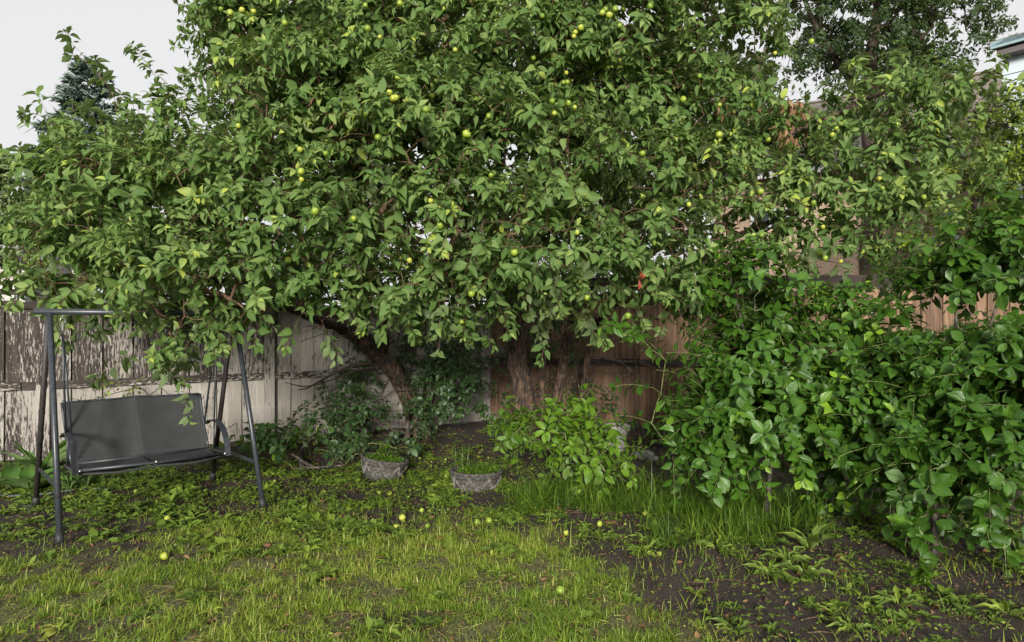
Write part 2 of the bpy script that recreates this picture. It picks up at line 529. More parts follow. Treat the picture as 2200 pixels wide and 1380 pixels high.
# ------------------------------------------------------------------ leaf templates
def leaf_template(widths, curl=.12, fold=.10, wave=0.0):
    """oval leaf along +y, 11..  verts; widths at inner stations"""
    k = len(widths)
    ys = np.linspace(0, 1, k + 2)
    V, UV = [], []
    z = lambda y: -curl * y * y
    for i, y in enumerate(ys):
        V.append((0, y, z(y))); UV.append((.5, y))
    for sgn in (-1, 1):
        for i, w in enumerate(widths):
            y = ys[i + 1]
            V.append((sgn * w / 2, y - .02, z(y) + fold * w + wave * ((-1) ** i) * .5 * sgn)); UV.append((.5 + sgn * .5 * w / max(widths), y))
    n = k + 2
    F = []
    for si in (0, 1):
        off = n + si * k
        q = []
        q.append((0, 1, off, off))
        for i in range(k - 1):
            q.append((i + 1, i + 2, off + i + 1, off + i))
        q.append((k, k + 1, off + k - 1, off + k - 1))
        for f in q:
            tri = [f] if f[2] != f[3] else [f[:3]]
            for t in tri:
                t = list(t)
                if si == 1:
                    t = t[::-1]
                if len(t) == 4:
                    F.append((t[0], t[1], t[2])); F.append((t[0], t[2], t[3]))
                else:
                    F.append(tuple(t))
    return np.array(V, float), np.array(F), np.array(UV, float)

T_APPLE = leaf_template([.74, .98, .66], .24, .13, .03)
T_CHERRY = leaf_template([.68, .98, .76], .18, .09, .035)
T_BIG = leaf_template([.50, .85, .95, .60], .35, .12, .02)
T_SMALL = leaf_template([.9], .15, .15)
T_LITE = leaf_template([.80, .90], .22, .13)
T_BLADE = leaf_template([1.0, .8], .55, .1)
T_WEED = leaf_template([.40, .85, .50, 1.0, .45], .26, .12, .03)

def leaves(name, T, P, D, N, L, Wd, tint, mat, parent=None):
    V, F, UV = T
    D = norm(D)
    S = norm(np.cross(D, N)); N = np.cross(S, D)
    k = len(P)
    cf = RNG.uniform(.1, 2.3, k)          # every leaf curls by its own amount
    A = (P[:, None, :] + V[None, :, 1:2] * L[:, None, None] * D[:, None, :]
         + V[None, :, 0:1] * Wd[:, None, None] * S[:, None, :]
         + V[None, :, 2:3] * (L * cf)[:, None, None] * N[:, None, :]).reshape(-1, 3)
    FF = (F[None] + (np.arange(k) * len(V))[:, None, None]).reshape(-1, 3)
    me = mk_mesh(name, A, FF, mat, uv=np.tile(UV, (k, 1)), tint=np.repeat(tint, len(V)))
    return link(name, me, parent)

def leaf_frames(P, D, N, L, Wd):
    D = norm(D); S = norm(np.cross(D, N)); N = np.cross(S, D)
    M = np.zeros((len(P), 4, 4)); M[:, 3, 3] = 1
    M[:, :3, 0] = S * Wd[:, None]; M[:, :3, 1] = D * L[:, None]; M[:, :3, 2] = N * (L * RNG.uniform(.3, 2.2, len(L)))[:, None]; M[:, :3, 3] = P
    return M

TEMPLATE_CACHE = {}
def template_mesh(T, mat, q):
    key = (id(T), mat, q)
    if key not in TEMPLATE_CACHE:
        V, F, UV = T
        Vv = V.copy()
        rs = np.random.default_rng(q)
        Vv[:, 2] += rs.normal(0, .02, len(V)); Vv[:, 0] *= rs.uniform(.9, 1.1)
        TEMPLATE_CACHE[key] = mk_mesh('leaf', Vv, F, mat, uv=UV, tint=np.full(len(V), (q + .5) / 12))
    return TEMPLATE_CACHE[key]

PENDING = []     # every plant's leaves wait here until the ones that show largest are known
def queue_leaves(parent, T, mat, P, D, N, L, Wd, tint, origin=np.zeros(3), limit=300, name='leaf', stuff='foliage'):
    PENDING.append(dict(parent=parent, T=T, mat=mat, P=P, D=D, N=N, L=L, W=Wd, tint=np.clip(tint, 0, 1), o=np.asarray(origin, float), limit=limit, name=name, stuff=stuff))

def flush_leaves():
    for q in PENDING:
        if len(q['P']) > 2000: print('LEAVES', q['parent'].name, len(q['P']))
    cell = 9
    best = {}
    allP = np.concatenate([q['P'] + norm(q['D']) * q['L'][:, None] * .5 for q in PENDING])
    qi = np.concatenate([np.full(len(q['P']), i) for i, q in enumerate(PENDING)])
    li = np.concatenate([np.arange(len(q['P'])) for q in PENDING])
    size = np.concatenate([q['L'] for q in PENDING]) / np.maximum(allP[:, 1], .3) * FPX
    px, py = to_px(allP)
    ok = (px > 0) & (px < 2200) & (py > 0) & (py < 1380) & (allP[:, 1] > .5)
    idx = np.nonzero(ok)[0]
    order = idx[np.argsort(-allP[idx, 1])]
    key = (px[order] // cell).astype(int) * 1000 + (py[order] // cell).astype(int)
    front = {}
    front.update(zip(key.tolist(), order.tolist()))      # nearest wins (written last)
    fr = np.array(sorted(set(front.values())))
    global FRONT
    FRONT = (px[fr], py[fr], allP[fr], qi[fr])
    for i, q in enumerate(PENDING):
        mine = fr[qi[fr] == i]
        mine = mine[np.argsort(-size[mine])][:q['limit']]
        if q['limit'] and len(mine):
            mine = mine[size[mine] > 14]
        sel = np.zeros(len(q['P']), bool)
        sel[li[mine]] = True
        M = leaf_frames(q['P'][sel] - q['o'], q['D'][sel], q['N'][sel], q['L'][sel], q['W'][sel])
        tt = q['tint'][sel]
        for m4, t in zip(M, tt):
            link(q['name'], template_mesh(q['T'], q['mat'], int(min(11, t * 12))), q['parent'], mat=Matrix(m4.tolist()))
        r = ~sel
        if q['T'] is T_APPLE and r.sum() > 10000:      # leaves deep inside and behind get a lighter mesh
            deep = r & (q['P'][:, 1] > np.median(q['P'][:, 1]))
            o = leaves('inner_foliage', T_LITE, q['P'][deep] - q['o'], q['D'][deep], q['N'][deep], q['L'][deep], q['W'][deep], q['tint'][deep], q['mat'], q['parent'])
            o['kind'] = 'stuff'
            r = r & ~deep
        if r.sum():
            o = leaves(q['stuff'], q['T'], q['P'][r] - q['o'], q['D'][r], q['N'][r], q['L'][r], q['W'][r], q['tint'][r], q['mat'], q['parent'])
            o['kind'] = 'stuff'

# ------------------------------------------------------------------ plant growth
def sample_lobes(lobes, dens, shell=.24, gap=.0, seed=0, gfreq=1.3):
    out, nrm = [], []
    for (px, py, d, rx, ry, rz, *k) in lobes:
        c = W(px, py, d)
        rad = np.array([rx / FPX * d, rz, ry / FPX * d])
        n = max(4, int(dens * (k[0] if k else 1) * 4.19 * rad.prod()))
        u = norm(RNG.normal(size=(n, 3))); rr = RNG.random((n, 1)) ** shell
        p = c + u * rr * rad
        out.append(p); nrm.append(norm(u / rad))
    P, Nn = np.concatenate(out), np.concatenate(nrm)
    if gap > 0:
        keep = vnoise(P, gfreq, seed) > gap * RNG.uniform(.75, 1.1, len(P))
        P, Nn = P[keep], Nn[keep]
    keep = P[:, 2] > .12
    return P[keep], Nn[keep]

def grow(limbs, tips, root, max_seg=.22, wig=.03):
    """limbs: list of point arrays already in the skeleton. Returns chains [(points, first node index)]"""
    nodes = np.concatenate([l for l in limbs])
    cap = len(nodes) + len(tips) * 14
    N = np.zeros((cap, 3)); N[:len(nodes)] = nodes
    parent = -np.ones(cap, int)
    cnt = len(nodes)
    dl = np.array([np.min(np.linalg.norm(nodes - t, axis=1)) for t in tips])
    chains = []
    for ti in np.argsort(dl):
        t = tips[ti]
        dv = N[:cnt] - t
        dist = np.linalg.norm(dv, axis=1)
        j = int(np.argmin(dist + .25 * np.maximum(0, dv[:, 2])))
        n = max(2, min(12, int(dist[j] / max_seg) + 1))
        a = N[j]
        tt = np.linspace(0, 1, n + 1)[:, None]
        pts = a + (t - a) * tt
        pts[:, 2] += np.sin(tt[:, 0] * math.pi) * dist[j] * .10
        pts[1:-1] += RNG.normal(0, wig, (len(pts) - 2, 3)) * min(1, dist[j])
        prev = j
        ids = [j]
        for p in pts[1:]:
            N[cnt] = p; parent[cnt] = prev; prev = cnt; ids.append(cnt); cnt += 1
        chains.append((pts, ids))
    w = np.zeros(cnt)
    for pts, ids in chains:
        w[ids[-1]] += 1
    for i in range(cnt - 1, -1, -1):
        if parent[i] >= 0:
            w[parent[i]] += w[i]
    return chains, w

def twig_mesh(chains, w, r0=.0028, rmax=.03, sides=4):
    V, F, n = [], [], 0
    for pts, ids in chains:
        wt = w[ids].copy(); wt[0] = wt[1]
        r = np.minimum(rmax, r0 * np.sqrt(np.maximum(wt, 1)) ** 1.05)
        T = norm(np.gradient(pts, axis=0))
        ref = np.array([.3, .5, .81])
        S = norm(np.cross(T, ref)); U = np.cross(S, T)
        a = np.arange(sides) * 2 * math.pi / sides
        ring = pts[:, None] + r[:, None, None] * (S[:, None] * np.cos(a)[None, :, None] + U[:, None] * np.sin(a)[None, :, None])
        V.append(ring.reshape(-1, 3))
        m = len(pts)
        i = np.arange(m - 1)[:, None] * sides; k = np.arange(sides)[None]
        k2 = (k + 1) % sides
        F.append(np.stack([i + k, i + k2, i + sides + k2, i + sides + k], -1).reshape(-1, 4) + n)
        n += m * sides
    return np.concatenate(V), np.concatenate(F)

def shoot_leaves(P, out, L, n=(9, 14), length=.28, droop=.35, up=.35, ratio=.62, spread=1.0, face=.5, tint=(.15, .75), center=None, rosette=.45, tipb=.30):
    """leafy shoots ending at P, pointing along `out`; returns leaf arrays and stems"""
    k = len(P)
    dirs = norm(out * .8 + np.array([0, 0, up]) + RNG.normal(0, .35, (k, 3)))
    lp, ld, ln, ll, lt, stems = [], [], [], [], [], []
    sh_t = RNG.normal(0, .10, k) + (vnoise(P, 2.2, 9) - .5) * .35
    for i in range(k):
        m = RNG.integers(n[0], n[1] + 1)
        ln_ = length * RNG.uniform(.7, 1.3)
        t = 1 - (RNG.random(m) ** (1 + rosette * 2)) 
        t = np.sort(t)
        az = np.arange(m) * 2.4 + RNG.random() * 6.28 + RNG.normal(0, .3, m)
        d = dirs[i]
        s = norm(np.cross(d, [.21, .1, .97])); u = np.cross(s, d)
        bend = np.array([0, 0, -1.0]) * .25 * ln_
        base = P[i] + d * (t * ln_)[:, None] + bend * (t ** 2)[:, None]
        rad = s * np.cos(az)[:, None] + u * np.sin(az)[:, None]
        fw = .25 + .55 * t ** 2
        dd = norm(rad * spread + d * fw[:, None] - np.array([0, 0, 1.0]) * (droop * RNG.uniform(.4, 1.5, m))[:, None])
        nn = np.array([0, 0, 1.0]) * .8 + d * face + out[i] * face * .8 + RNG.normal(0, .28, (m, 3))
        size = L * RNG.choice([.55, .75, .9, 1.0, 1.1, 1.25], m) * RNG.uniform(.9, 1.1, m) * (1 - .45 * np.clip((t - .8) / .2, 0, 1))
        lp.append(base + dd * .012); ld.append(dd); ln.append(nn); ll.append(size)
        tt = RNG.uniform(tint[0], tint[1], m) + sh_t[i] + tipb * np.clip((t - .80) / .20, 0, 1)
        lt.append(tt)
        q = np.linspace(0, 1, 4)
        stems.append(P[i] + d * (q * ln_)[:, None] + bend * (q ** 2)[:, None])
    Lv = np.concatenate(ll)
    return (np.concatenate(lp), np.concatenate(ld), np.concatenate(ln), Lv, Lv * ratio * RNG.uniform(.85, 1.12, len(Lv)), np.concatenate(lt)), stems

def limb(root, name, pts, r, mat, n=12, jit=.12, sub=4):
    pts = np.asarray(pts, float); r = np.asarray(r, float)
    t = np.arange(len(pts)); q = np.linspace(0, len(pts) - 1, (len(pts) - 1) * sub + 1)
    P = np.stack([np.interp(q, t, pts[:, i]) for i in range(3)], 1)
    # smooth corners, add crookedness
    for _ in range(2):
        P[1:-1] = (P[:-2] + 2 * P[1:-1] + P[2:]) / 4
    rr = np.interp(q, t, r)
    P[1:-1] += RNG.normal(0, .12, (len(P) - 2, 3)) * rr[1:-1, None]
    o = root.location
    mb = MB(); mb.tube(P - np.array(o), rr, n, jit=jit)
    ob = mb.build(name, mat, root, smooth=True)
    return P, ob
# ------------------------------------------------------------------ ground
LAWN_X = [-400, 0, 130, 300, 500, 700, 900, 1050, 1150, 1250, 1350, 1450, 1550, 1700, 2300, 3500]
LAWN_Y = [1235, 1228, 1210, 1165, 1135, 1122, 1112, 1122, 1150, 1205, 1262, 1318, 1385, 1450, 1640, 1900]

def lawn_at(x, y):
    P = np.stack([x, y, np.zeros_like(x)], -1)
    px, py = to_px(P)
    e = np.interp(px, LAWN_X, LAWN_Y)
    n = (vnoise(P, 2.2, 21) - .5) * 120 + (vnoise(P, 7, 22) - .5) * 60
    v = (py - e + n) / 60
    v = np.where(y < 1.5, 1.0, v)
    v = np.clip(v + .3, 0, 1)
    bare = np.clip((vnoise(P, 1.7, 23) - .62) * 9, 0, 1) * .55
    return np.clip(v - bare, 0, 1)

gx = np.concatenate([-np.geomspace(400, 8, 26), np.arange(-7.4, 7.41, .065), np.geomspace(8, 400, 26)])
gy = np.concatenate([-np.geomspace(300, 1, 18), np.arange(1.5, 11.6, .065), np.geomspace(12, 700, 30)])
XX, YY = np.meshgrid(gx, gy)
ZZ = ground_z(XX.ravel(), YY.ravel())
fine = (np.abs(XX.ravel()) < 7.6) & (YY.ravel() > 1.2) & (YY.ravel() < 11.8)
ZZ = np.where(fine, ZZ, np.minimum(ZZ, 0) * .5 - .005)
nx, ny = len(gx), len(gy)
ii = (np.arange(ny - 1)[:, None] * nx + np.arange(nx - 1)[None]).ravel()
GF = np.stack([ii, ii + 1, ii + nx + 1, ii + nx], 1)
gme = mk_mesh('ground', np.stack([XX.ravel(), YY.ravel(), ZZ], 1), GF, 'soil')
at = gme.attributes.new('lawn', 'FLOAT', 'POINT')
at.data.foreach_set('value', lawn_at(XX.ravel(), np.maximum(YY.ravel(), .2)).astype(np.float32))
tag(link('ground', gme), kind='structure')

# ------------------------------------------------------------------ fences
def fence_line(root_name, label, A, B, plank_w, paint, tops, rail_zs, seed, post_every):
    A = np.array(A, float); B = np.array(B, float)
    L = np.linalg.norm(B - A); t = (B - A) / L; nrm_ = np.array([t[1], -t[0]])      # towards the camera
    ang = math.atan2(t[1], t[0])
    root = thing(root_name, label, 'fence', (A[0], A[1], 0))
    rs = random.Random(seed)
    prot = []
    for q in range(5):
        mb = MB()
        w = plank_w + .009; h = 1.0; d = .02
        # slightly rough sawn outline with a nibbled top and worn lower end
        V, F = [], []
        segs = 5
        for k in range(segs + 1):
            z = h * k / segs
            jx = [rs.uniform(-.002, .002) for _ in range(2)]
            for x, y in ((-w / 2 + jx[0], -d / 2), (w / 2 + jx[1], -d / 2), (w / 2 + jx[1], d / 2), (-w / 2 + jx[0], d / 2)):
                zz = z + (rs.uniform(-.006, .006) if k in (0, segs) else 0)
                V.append((x, y, zz))
        for k in range(segs):
            for a in range(4):
                b = (a + 1) % 4
                F.append((k * 4 + a, k * 4 + b, k * 4 + 4 + b, k * 4 + 4 + a))
        F.append((3, 2, 1, 0)); F.append((segs * 4, segs * 4 + 1, segs * 4 + 2, segs * 4 + 3))
        mb.add(V, F)
        prot.append(mk_mesh('plank', np.concatenate(mb.v), mb.f, 'wood_' + paint, smooth=False))
    n = int(L / plank_w)
    for i in range(n):
        s = (i + .5) * plank_w
        top = np.interp(s / L, [0, 1], tops) + rs.uniform(-.012, .012)
        off = rs.uniform(-.0015, .0015) + (.0125 if i % 2 else -.0125)
        p = t * s + nrm_ * off
        z0 = rs.uniform(.0, .04)
        o = link('plank', prot[rs.randrange(5)], root)
        o.location = (p[0], p[1], z0)
        o.rotation_euler = (rs.uniform(-.003, .003), rs.uniform(-.003, .003), ang + rs.uniform(-.004, .004))
        o.scale = (rs.choice([1, 1, .985]), 1, top - z0)
    return root, t, nrm_, L, ang

# old painted fence
fr, ft, fn, FL, fa = fence_line('painted_fence', 'old board fence with flaking white paint behind the black garden swing', (-7.5, 6.42), (-.33, 10.92), .156, 'paint', (1.73, 1.80), None, 3, 2.4)
def along(s, v, z): return np.array([ft[0] * s + fn[0] * v, ft[1] * s + fn[1] * v, z])
rs = random.Random(5)
s = 0
seg = 2.35
while s < FL - .05:
    e = min(s + seg, FL)
    zj = rs.uniform(-.01, .01)
    mb = MB(); mb.beam(along(s + .006, .045, .865 + zj), along(e - .006, .045, .872 + zj), .04, .085)
    mb.build('middle_rail', 'wood_paint_rail', fr)
    mb = MB(); mb.beam(along(s + .006, .040, 1.775), along(e - .006, .040, 1.785), .05, .075)
    mb.build('top_rail', 'wood_dark_rail', fr)
    mb = MB(); mb.beam(along(s + .006, .012, 1.905), along(e - .006, .012, 1.912), .14, .035)
    mb.build('cap_board', 'wood_dark_rail', fr)
    for k in range(2):
        c = s + .45 + k * 1.1
        if c < e - .1:
            mb = MB(); mb.box(along(c, .025, 1.850), (.19, .03, .068), fa); mb.build('spacer_block', 'wood_paint', fr)
    s += seg
for s in (.2, 2.55, 5.02, 7.2):
    if s < FL - .2:
        mb = MB(); mb.box(along(s, .085, .92), (.125, .026, 1.80), fa); mb.build('batten', 'wood_paint', fr)
        mb = MB(); mb.box(along(s, -.075, .93), (.09, .09, 1.86), fa); mb.build('post', 'wood_dark_rail', fr)

# brown fence on the right
br, bt, bn, BL, ba = fence_line('brown_fence', 'unpainted brown board fence with a dark beam on top behind the right-hand bushes', (-.40, 10.93), (8.6, 9.35), .142, 'brown', (2.02, 2.08), None, 9, 2.4)
def balong(s, v, z): return np.array([bt[0] * s + bn[0] * v, bt[1] * s + bn[1] * v, z])
s = 0
while s < BL - .05:
    e = min(s + 2.4, BL)
    mb = MB(); mb.beam(balong(s + .006, .05, .96), balong(e - .006, .05, .965), .045, .10)
    mb.build('middle_rail', 'wood_dark_rail', br)
    mb = MB(); mb.beam(balong(s + .006, .045, 2.17), balong(e - .006, .045, 2.18), .06, .19)
    mb.build('top_beam', 'wood_dark_rail', br)
    mb = MB(); mb.box(balong(s + .02, -.085, 1.12), (.09, .09, 2.24), ba); mb.build('post', 'wood_brown', br)
    s += 2.4

# ------------------------------------------------------------------ garden swing
SWC = (-3.055, 5.745, 0)
sw = thing('garden_swing', 'black metal garden swing with a dark grey two-seat sling bench, at the painted fence', 'garden swing', (SWC[0], SWC[1], gz(SWC[0], SWC[1])), rz=math.atan2(.655, .756))
mb = MB(); mb.tube([(-.80, 0, 1.632), (.80, 0, 1.628)], .0245, 16); mb.build('top_bar', 'swing_metal', sw, True)
for sx in (-1, 1):
    for sy in (-1, 1):
        x = sx * .70
        mb = MB()
        foot = np.array([x + sx * .015, sy * .65, .03]); topp = np.array([x, sy * .03, 1.615])
        mb.tube([foot, foot + (topp - foot) * .5, topp], .0215, 14)
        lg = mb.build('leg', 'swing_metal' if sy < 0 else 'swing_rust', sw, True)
        mb = MB(); mb.tube([foot - (topp - foot) * .016, foot + (topp - foot) * .03], [.031, .024], 14)
        mb.build('foot_cap', 'rubber', lg, True)
    mb = MB(); mb.beam((sx * .708, -.52, .355), (sx * .708, .53, .335), .014, .028); mb.build('side_brace', 'swing_metal', sw)
TU, BU = (-.565, .505), (-.53, .51)
# backrest: slightly hollow sling panel between two side tubes
def backpt(a, b):      # a 0..1 left-right, b 0..1 bottom-top
    x = (BU[0] + (BU[1] - BU[0]) * a) * (1 - b) + (TU[0] + (TU[1] - TU[0]) * a) * b
    y = .12 + .23 * b + .025 * math.sin(math.pi * b) * 1
    z = .415 + .468 * b + .014 * (math.exp(-((a - .5) / .09) ** 2)) * b
    y += .022 * math.sin(math.pi * min(1, abs((a % .5) * 2))) 
    return (x, y, z)
NA, NB = 28, 12
V = [backpt(i / NA, j / NB) for j in range(NB + 1) for i in range(NA + 1)]
V += [(x, y + .006, z) for x, y, z in V]
F = []
M0 = (NA + 1) * (NB + 1)
for j in range(NB):
    for i in range(NA):
        a = j * (NA + 1) + i
        F.append((a, a + 1, a + NA + 2, a + NA + 1)); F.append((a + M0, a + NA + 1 + M0, a + NA + 2 + M0, a + 1 + M0))
mb = MB(); mb.add(V, F); bk = mb.build('backrest', 'sling_fabric', sw, True)
for a in (.025, .495, .505, .972):
    mb = MB()
    mb.tube([np.array(backpt(a, b)) + (0, -.003, 0) for b in np.linspace(.01, .985, 14)], .0016, 5); mb.build('seam', 'piping_thread', bk, True)
for b in (.04, .955):
    mb = MB(); mb.tube([np.array(backpt(a, b)) + (0, -.003, 0) for a in np.linspace(.01, .99, 24)], .0013, 5); mb.build('seam', 'piping_thread', bk, True)
mb = MB(); mb.tube([np.array(backpt(a, 1)) + (0, .004, 0) for a in np.linspace(0, 1, 24)], .010, 10); mb.build('back_rail', 'swing_metal', sw, True)
for a in (0, 1):
    mb = MB(); mb.tube([np.array(backpt(a, b)) + ((-.006 if a == 0 else .006), .004, 0) for b in np.linspace(0, 1, 8)] , .011, 10)
    mb.build('back_frame', 'swing_metal', sw, True)
# seat sling sagging between the side rails
def seatpt(a, c):
    x = -.55 + 1.06 * a
    y = .12 - .43 * c
    lobe = math.sin(math.pi * ((a * 2) % 1.0)) if a < .999 else 0
    z = .415 + .012 * c - .040 * math.sin(math.pi * min(1, c * 1.0)) - .018 * lobe
    return (x, y, z)
V = [seatpt(i / NA, j / NB) for j in range(NB + 1) for i in range(NA + 1)]
V += [(x, y, z - .006) for x, y, z in V]
mb = MB(); mb.add(V, [(f[0], f[3], f[2], f[1]) for f in F]); mb.build('seat', 'sling_fabric', sw, True)
mb = MB(); mb.tube([(-.56, -.315, .430), (-.02, -.315, .420), (.52, -.315, .432)], .0125, 12); fr_ = mb.build('front_rail', 'swing_metal', sw, True)
mb = MB(); mb.tube([(-.55, -.300, .400), (-.28, -.305, .378), (-.02, -.31, .392), (.25, -.305, .378), (.51, -.30, .402)], .010, 10); mb.build('front_hem', 'sling_fabric', sw, True)
mb = MB(); mb.tube([(-.53, .125, .405), (.51, .125, .408)], .011, 12); mb.build('rear_rail', 'swing_metal', sw, True)
mb = MB(); mb.tube([(-.02, -.31, .405), (-.02, -.1, .385), (-.02, .12, .40)], .010, 10); mb.build('middle_support', 'swing_metal', sw, True)
for x in (-.545, -.02, .515):
    mb = MB(); mb.tube([(x, -.322, .428), (x, -.336, .428)], [.013, .009], 10); mb.build('bolt', 'steel', fr_, True)
for sx, x in ((-1, -.575), (1, .54)):
    mb = MB(); mb.tube([(x, .14, .40), (x, -.1, .41), (x, -.31, .43)], .012, 10); mb.build('side_rail', 'swing_metal', sw, True)
    # armrest: a flat strap that rises from the back and bends down to the front rail
    pts = [(x, .27, .615), (x, .18, .655), (x, .04, .672), (x, -.10, .665), (x, -.20, .63), (x, -.27, .565), (x, -.31, .49), (x, -.325, .405)]
    t_ = np.arange(len(pts)); q = np.linspace(0, len(pts) - 1, 24)
    P_ = np.stack([np.interp(q, t_, np.array(pts)[:, i]) for i in range(3)], 1)
    for _ in range(3): P_[1:-1] = (P_[:-2] + 2 * P_[1:-1] + P_[2:]) / 4
    V, Fq = [], []
    T_ = norm(np.gradient(P_, axis=0)); U_ = np.cross(T_, [1, 0, 0])
    for p, u in zip(P_, U_):
        for dx, du in ((-.023, -.006), (.023, -.006), (.023, .006), (-.023, .006)):
            V.append(p + np.array([dx, 0, 0]) + u * du)
    for k in range(len(P_) - 1):
        for a in range(4):
            b = (a + 1) % 4; Fq.append((k * 4 + a, k * 4 + b, k * 4 + 4 + b, k * 4 + 4 + a))
    Fq += [(3, 2, 1, 0), tuple(len(V) - 4 + k for k in range(4))]
    mb = MB(); mb.add(V, Fq); am = mb.build('armrest', 'swing_metal', sw, False)
    mb = MB(); mb.tube([(x, .03, .665), (x, .04, .53), (x, .06, .405)], .008, 8); mb.build('arm_strut', 'swing_metal', am, True)
    hx = -.61 if sx < 0 else .545
    for ytop, yb, zb, rr in ((.012, .26, .60, .0085), (-.012, -.02, .66, .0075)):
        mb = MB(); mb.tube([(hx, ytop, 1.455), (x + (.02 if sx < 0 else -.02), yb, zb)], rr, 10); mb.build('hanging_rod', 'swing_metal', sw, True)
    k = np.linspace(0, 1, 90)
    mb = MB(); mb.tube(np.stack([hx + .015 * np.cos(k * 2 * math.pi * 7), .015 * np.sin(k * 2 * math.pi * 7), 1.475 + k * .065], 1), .0027, 6)
    sp_ = mb.build('spring', 'steel', sw, True)
    for zc in (1.565, 1.462):
        a = np.linspace(0, 2 * math.pi, 20)
        mb = MB(); mb.tube(np.stack([hx + .017 * np.cos(a), 0 * a, zc + .022 * np.sin(a)], 1), .0032, 6); mb.build('hook', 'steel', sp_, True)
    mb = MB(); mb.tube([(hx, 0, 1.61), (hx, 0, 1.585)], .004, 8); mb.build('hanger_bolt', 'steel', sp_, True)

# ------------------------------------------------------------------ concrete planters
def planter(loc, r, h, tilt, label, rz):
    root = thing('concrete_planter', label, 'planter', loc, 'weathered concrete planters under the apple trees')
    root.rotation_euler = (tilt[0], tilt[1], rz)
    prof = [(.62, 0), (.70, .02), (.80, .30), (.875, .60), (.90, .74), (.955, .76), (.955, .80), (.93, .82), (1.0, .86), (1.02, .93), (1.0, .985), (.95, 1.0), (.88, .985), (.85, .90), (.83, .70)]
    n = 72
    V, F = [], []
    for i, (pr, pz) in enumerate(prof):
        for k in range(n):
            a = 2 * math.pi * k / n
            rib = .010 * (k % 2) if 1 <= i <= 4 else 0
            V.append(((pr - rib) * r * math.cos(a), (pr - rib) * r * .92 * math.sin(a), pz * h))
    for i in range(len(prof) - 1):
        for k in range(n):
            k2 = (k + 1) % n
            F.append((i * n + k, i * n + k2, (i + 1) * n + k2, (i + 1) * n + k))
    F.append(tuple(range(n))[::-1])
    mb = MB(); mb.add(V, F); mb.build('bowl', 'concrete', root, True)
    # garlands of small moulded leaves swinging between bows, front side
    g = MB()
    bow = MB()
    rs = random.Random(int(loc[0] * 100))
    def blob(mbx, a, z, s):
        rr = r * (.70 + .22 * min(1, z / .7)) + .004
        c = np.array([rr * math.cos(a), rr * .92 * math.sin(a), z * h])
        out = norm(np.array([math.cos(a), math.sin(a), 0])); tng = np.array([-out[1], out[0], 0]); up = np.array([0, 0, 1.0])
        rot = rs.uniform(0, 3.14)
        e1 = tng * math.cos(rot) + up * math.sin(rot); e2 = -tng * math.sin(rot) + up * math.cos(rot)
        P_ = [c + out * s * .9, c + e1 * s * 1.3, c + e2 * s * .7, c - e1 * s * 1.3, c - e2 * s * .7]
        mbx.add(P_, [(0, 1, 2), (0, 2, 3), (0, 3, 4), (0, 4, 1)])
    for q in range(8):
        a0 = q * math.pi / 4 + .39
        for k in range(26):
            t = k / 25
            a = a0 + t * math.pi / 4
            z = .68 - .36 * math.sin(math.pi * t) + .04 * math.sin(t * 17 + q)
            for _ in range(3):
                blob(g, a + rs.uniform(-.03, .03), z + rs.gauss(0, .055), rs.uniform(.004, .011))
        for k in range(14):
            blob(bow, a0 + rs.uniform(-.07, .07), .70 + rs.uniform(-.10, .08), rs.uniform(.006, .012))
    g.build('garland', 'concrete_pale', root, False); bow.build('bow', 'concrete_pale', root, False)
    n2 = 24
    V = [(0, 0, h * .86)] + [(.85 * r * math.cos(2 * math.pi * k / n2), .78 * r * math.sin(2 * math.pi * k / n2), h * .83 + rs.uniform(-.006, .006)) for k in range(n2)]
    mb = MB(); mb.add(V, [(0, k + 1, (k + 1) % n2 + 1) for k in range(n2)]); mb.build('soil_fill', 'mulch', root, True)
    return root
pA = W(1022, 1012, 6.46); pB = W(820, 1000, 6.95)
planter((pA[0], pA[1], -.015), .252, .215, (0, R(1.5)), 'upright round concrete planter with leaf garland, nearest the bright green sapling', .2)
planter((pB[0], pB[1], .0), .245, .215, (R(3), R(9)), 'tilted round concrete planter sunk to the right, beside the leaning apple trunk', .5)
# grey stone pot behind the sapling
sp = W(1324, 930, 8.4)
st = thing('stone_pot', 'pale grey stone pot half hidden behind the bright green sapling', 'pot', (sp[0], sp[1], 0))
mb = MB()
a = np.linspace(0, 2 * math.pi, 33)[:-1]
prof = [(.10, 0), (.12, .03), (.11, .14), (.14, .24), (.168, .28), (.172, .33), (.150, .34), (.13, .30)]
V = [(p * math.cos(t), p * math.sin(t), z * .96) for p, z in prof for t in a]
F = [(i * 32 + k, i * 32 + (k + 1) % 32, (i + 1) * 32 + (k + 1) % 32, (i + 1) * 32 + k) for i in range(len(prof) - 1) for k in range(32)]
mb.add(V, F); mb.build('pot_body', 'stone_grey', st, True)
mb = MB(); mb.add([(.13 * math.cos(t), .13 * math.sin(t), .30) for t in a], [tuple(range(32))]); mb.build('soil_fill', 'mulch', st)
for px, py, s in ((1385, 984, .12), (1402, 990, .08)):
    c = G(px, py)
    mb = MB()
    u = norm(RNG.normal(size=(14, 3)))
    import bmesh
    bm = bmesh.new(); bmesh.ops.create_icosphere(bm, subdivisions=2, radius=s)
    for v in bm.verts:
        v.co.z *= .5; v.co *= 1 + (hash3(int(v.co.x * 90), int(v.co.y * 90), int(v.co.z * 90)) - .5) * .25
    me = bpy.data.meshes.new('stone'); bm.to_mesh(me); bm.free(); me.materials.append(MATS['stone_grey'])
    o = link('stone', me, None, (float(c[0]), float(c[1]), s * .25))
    tag(o, ('larger' if s > .1 else 'smaller') + ' grey stone of the two on the soil left of the cherry bushes', 'stone')

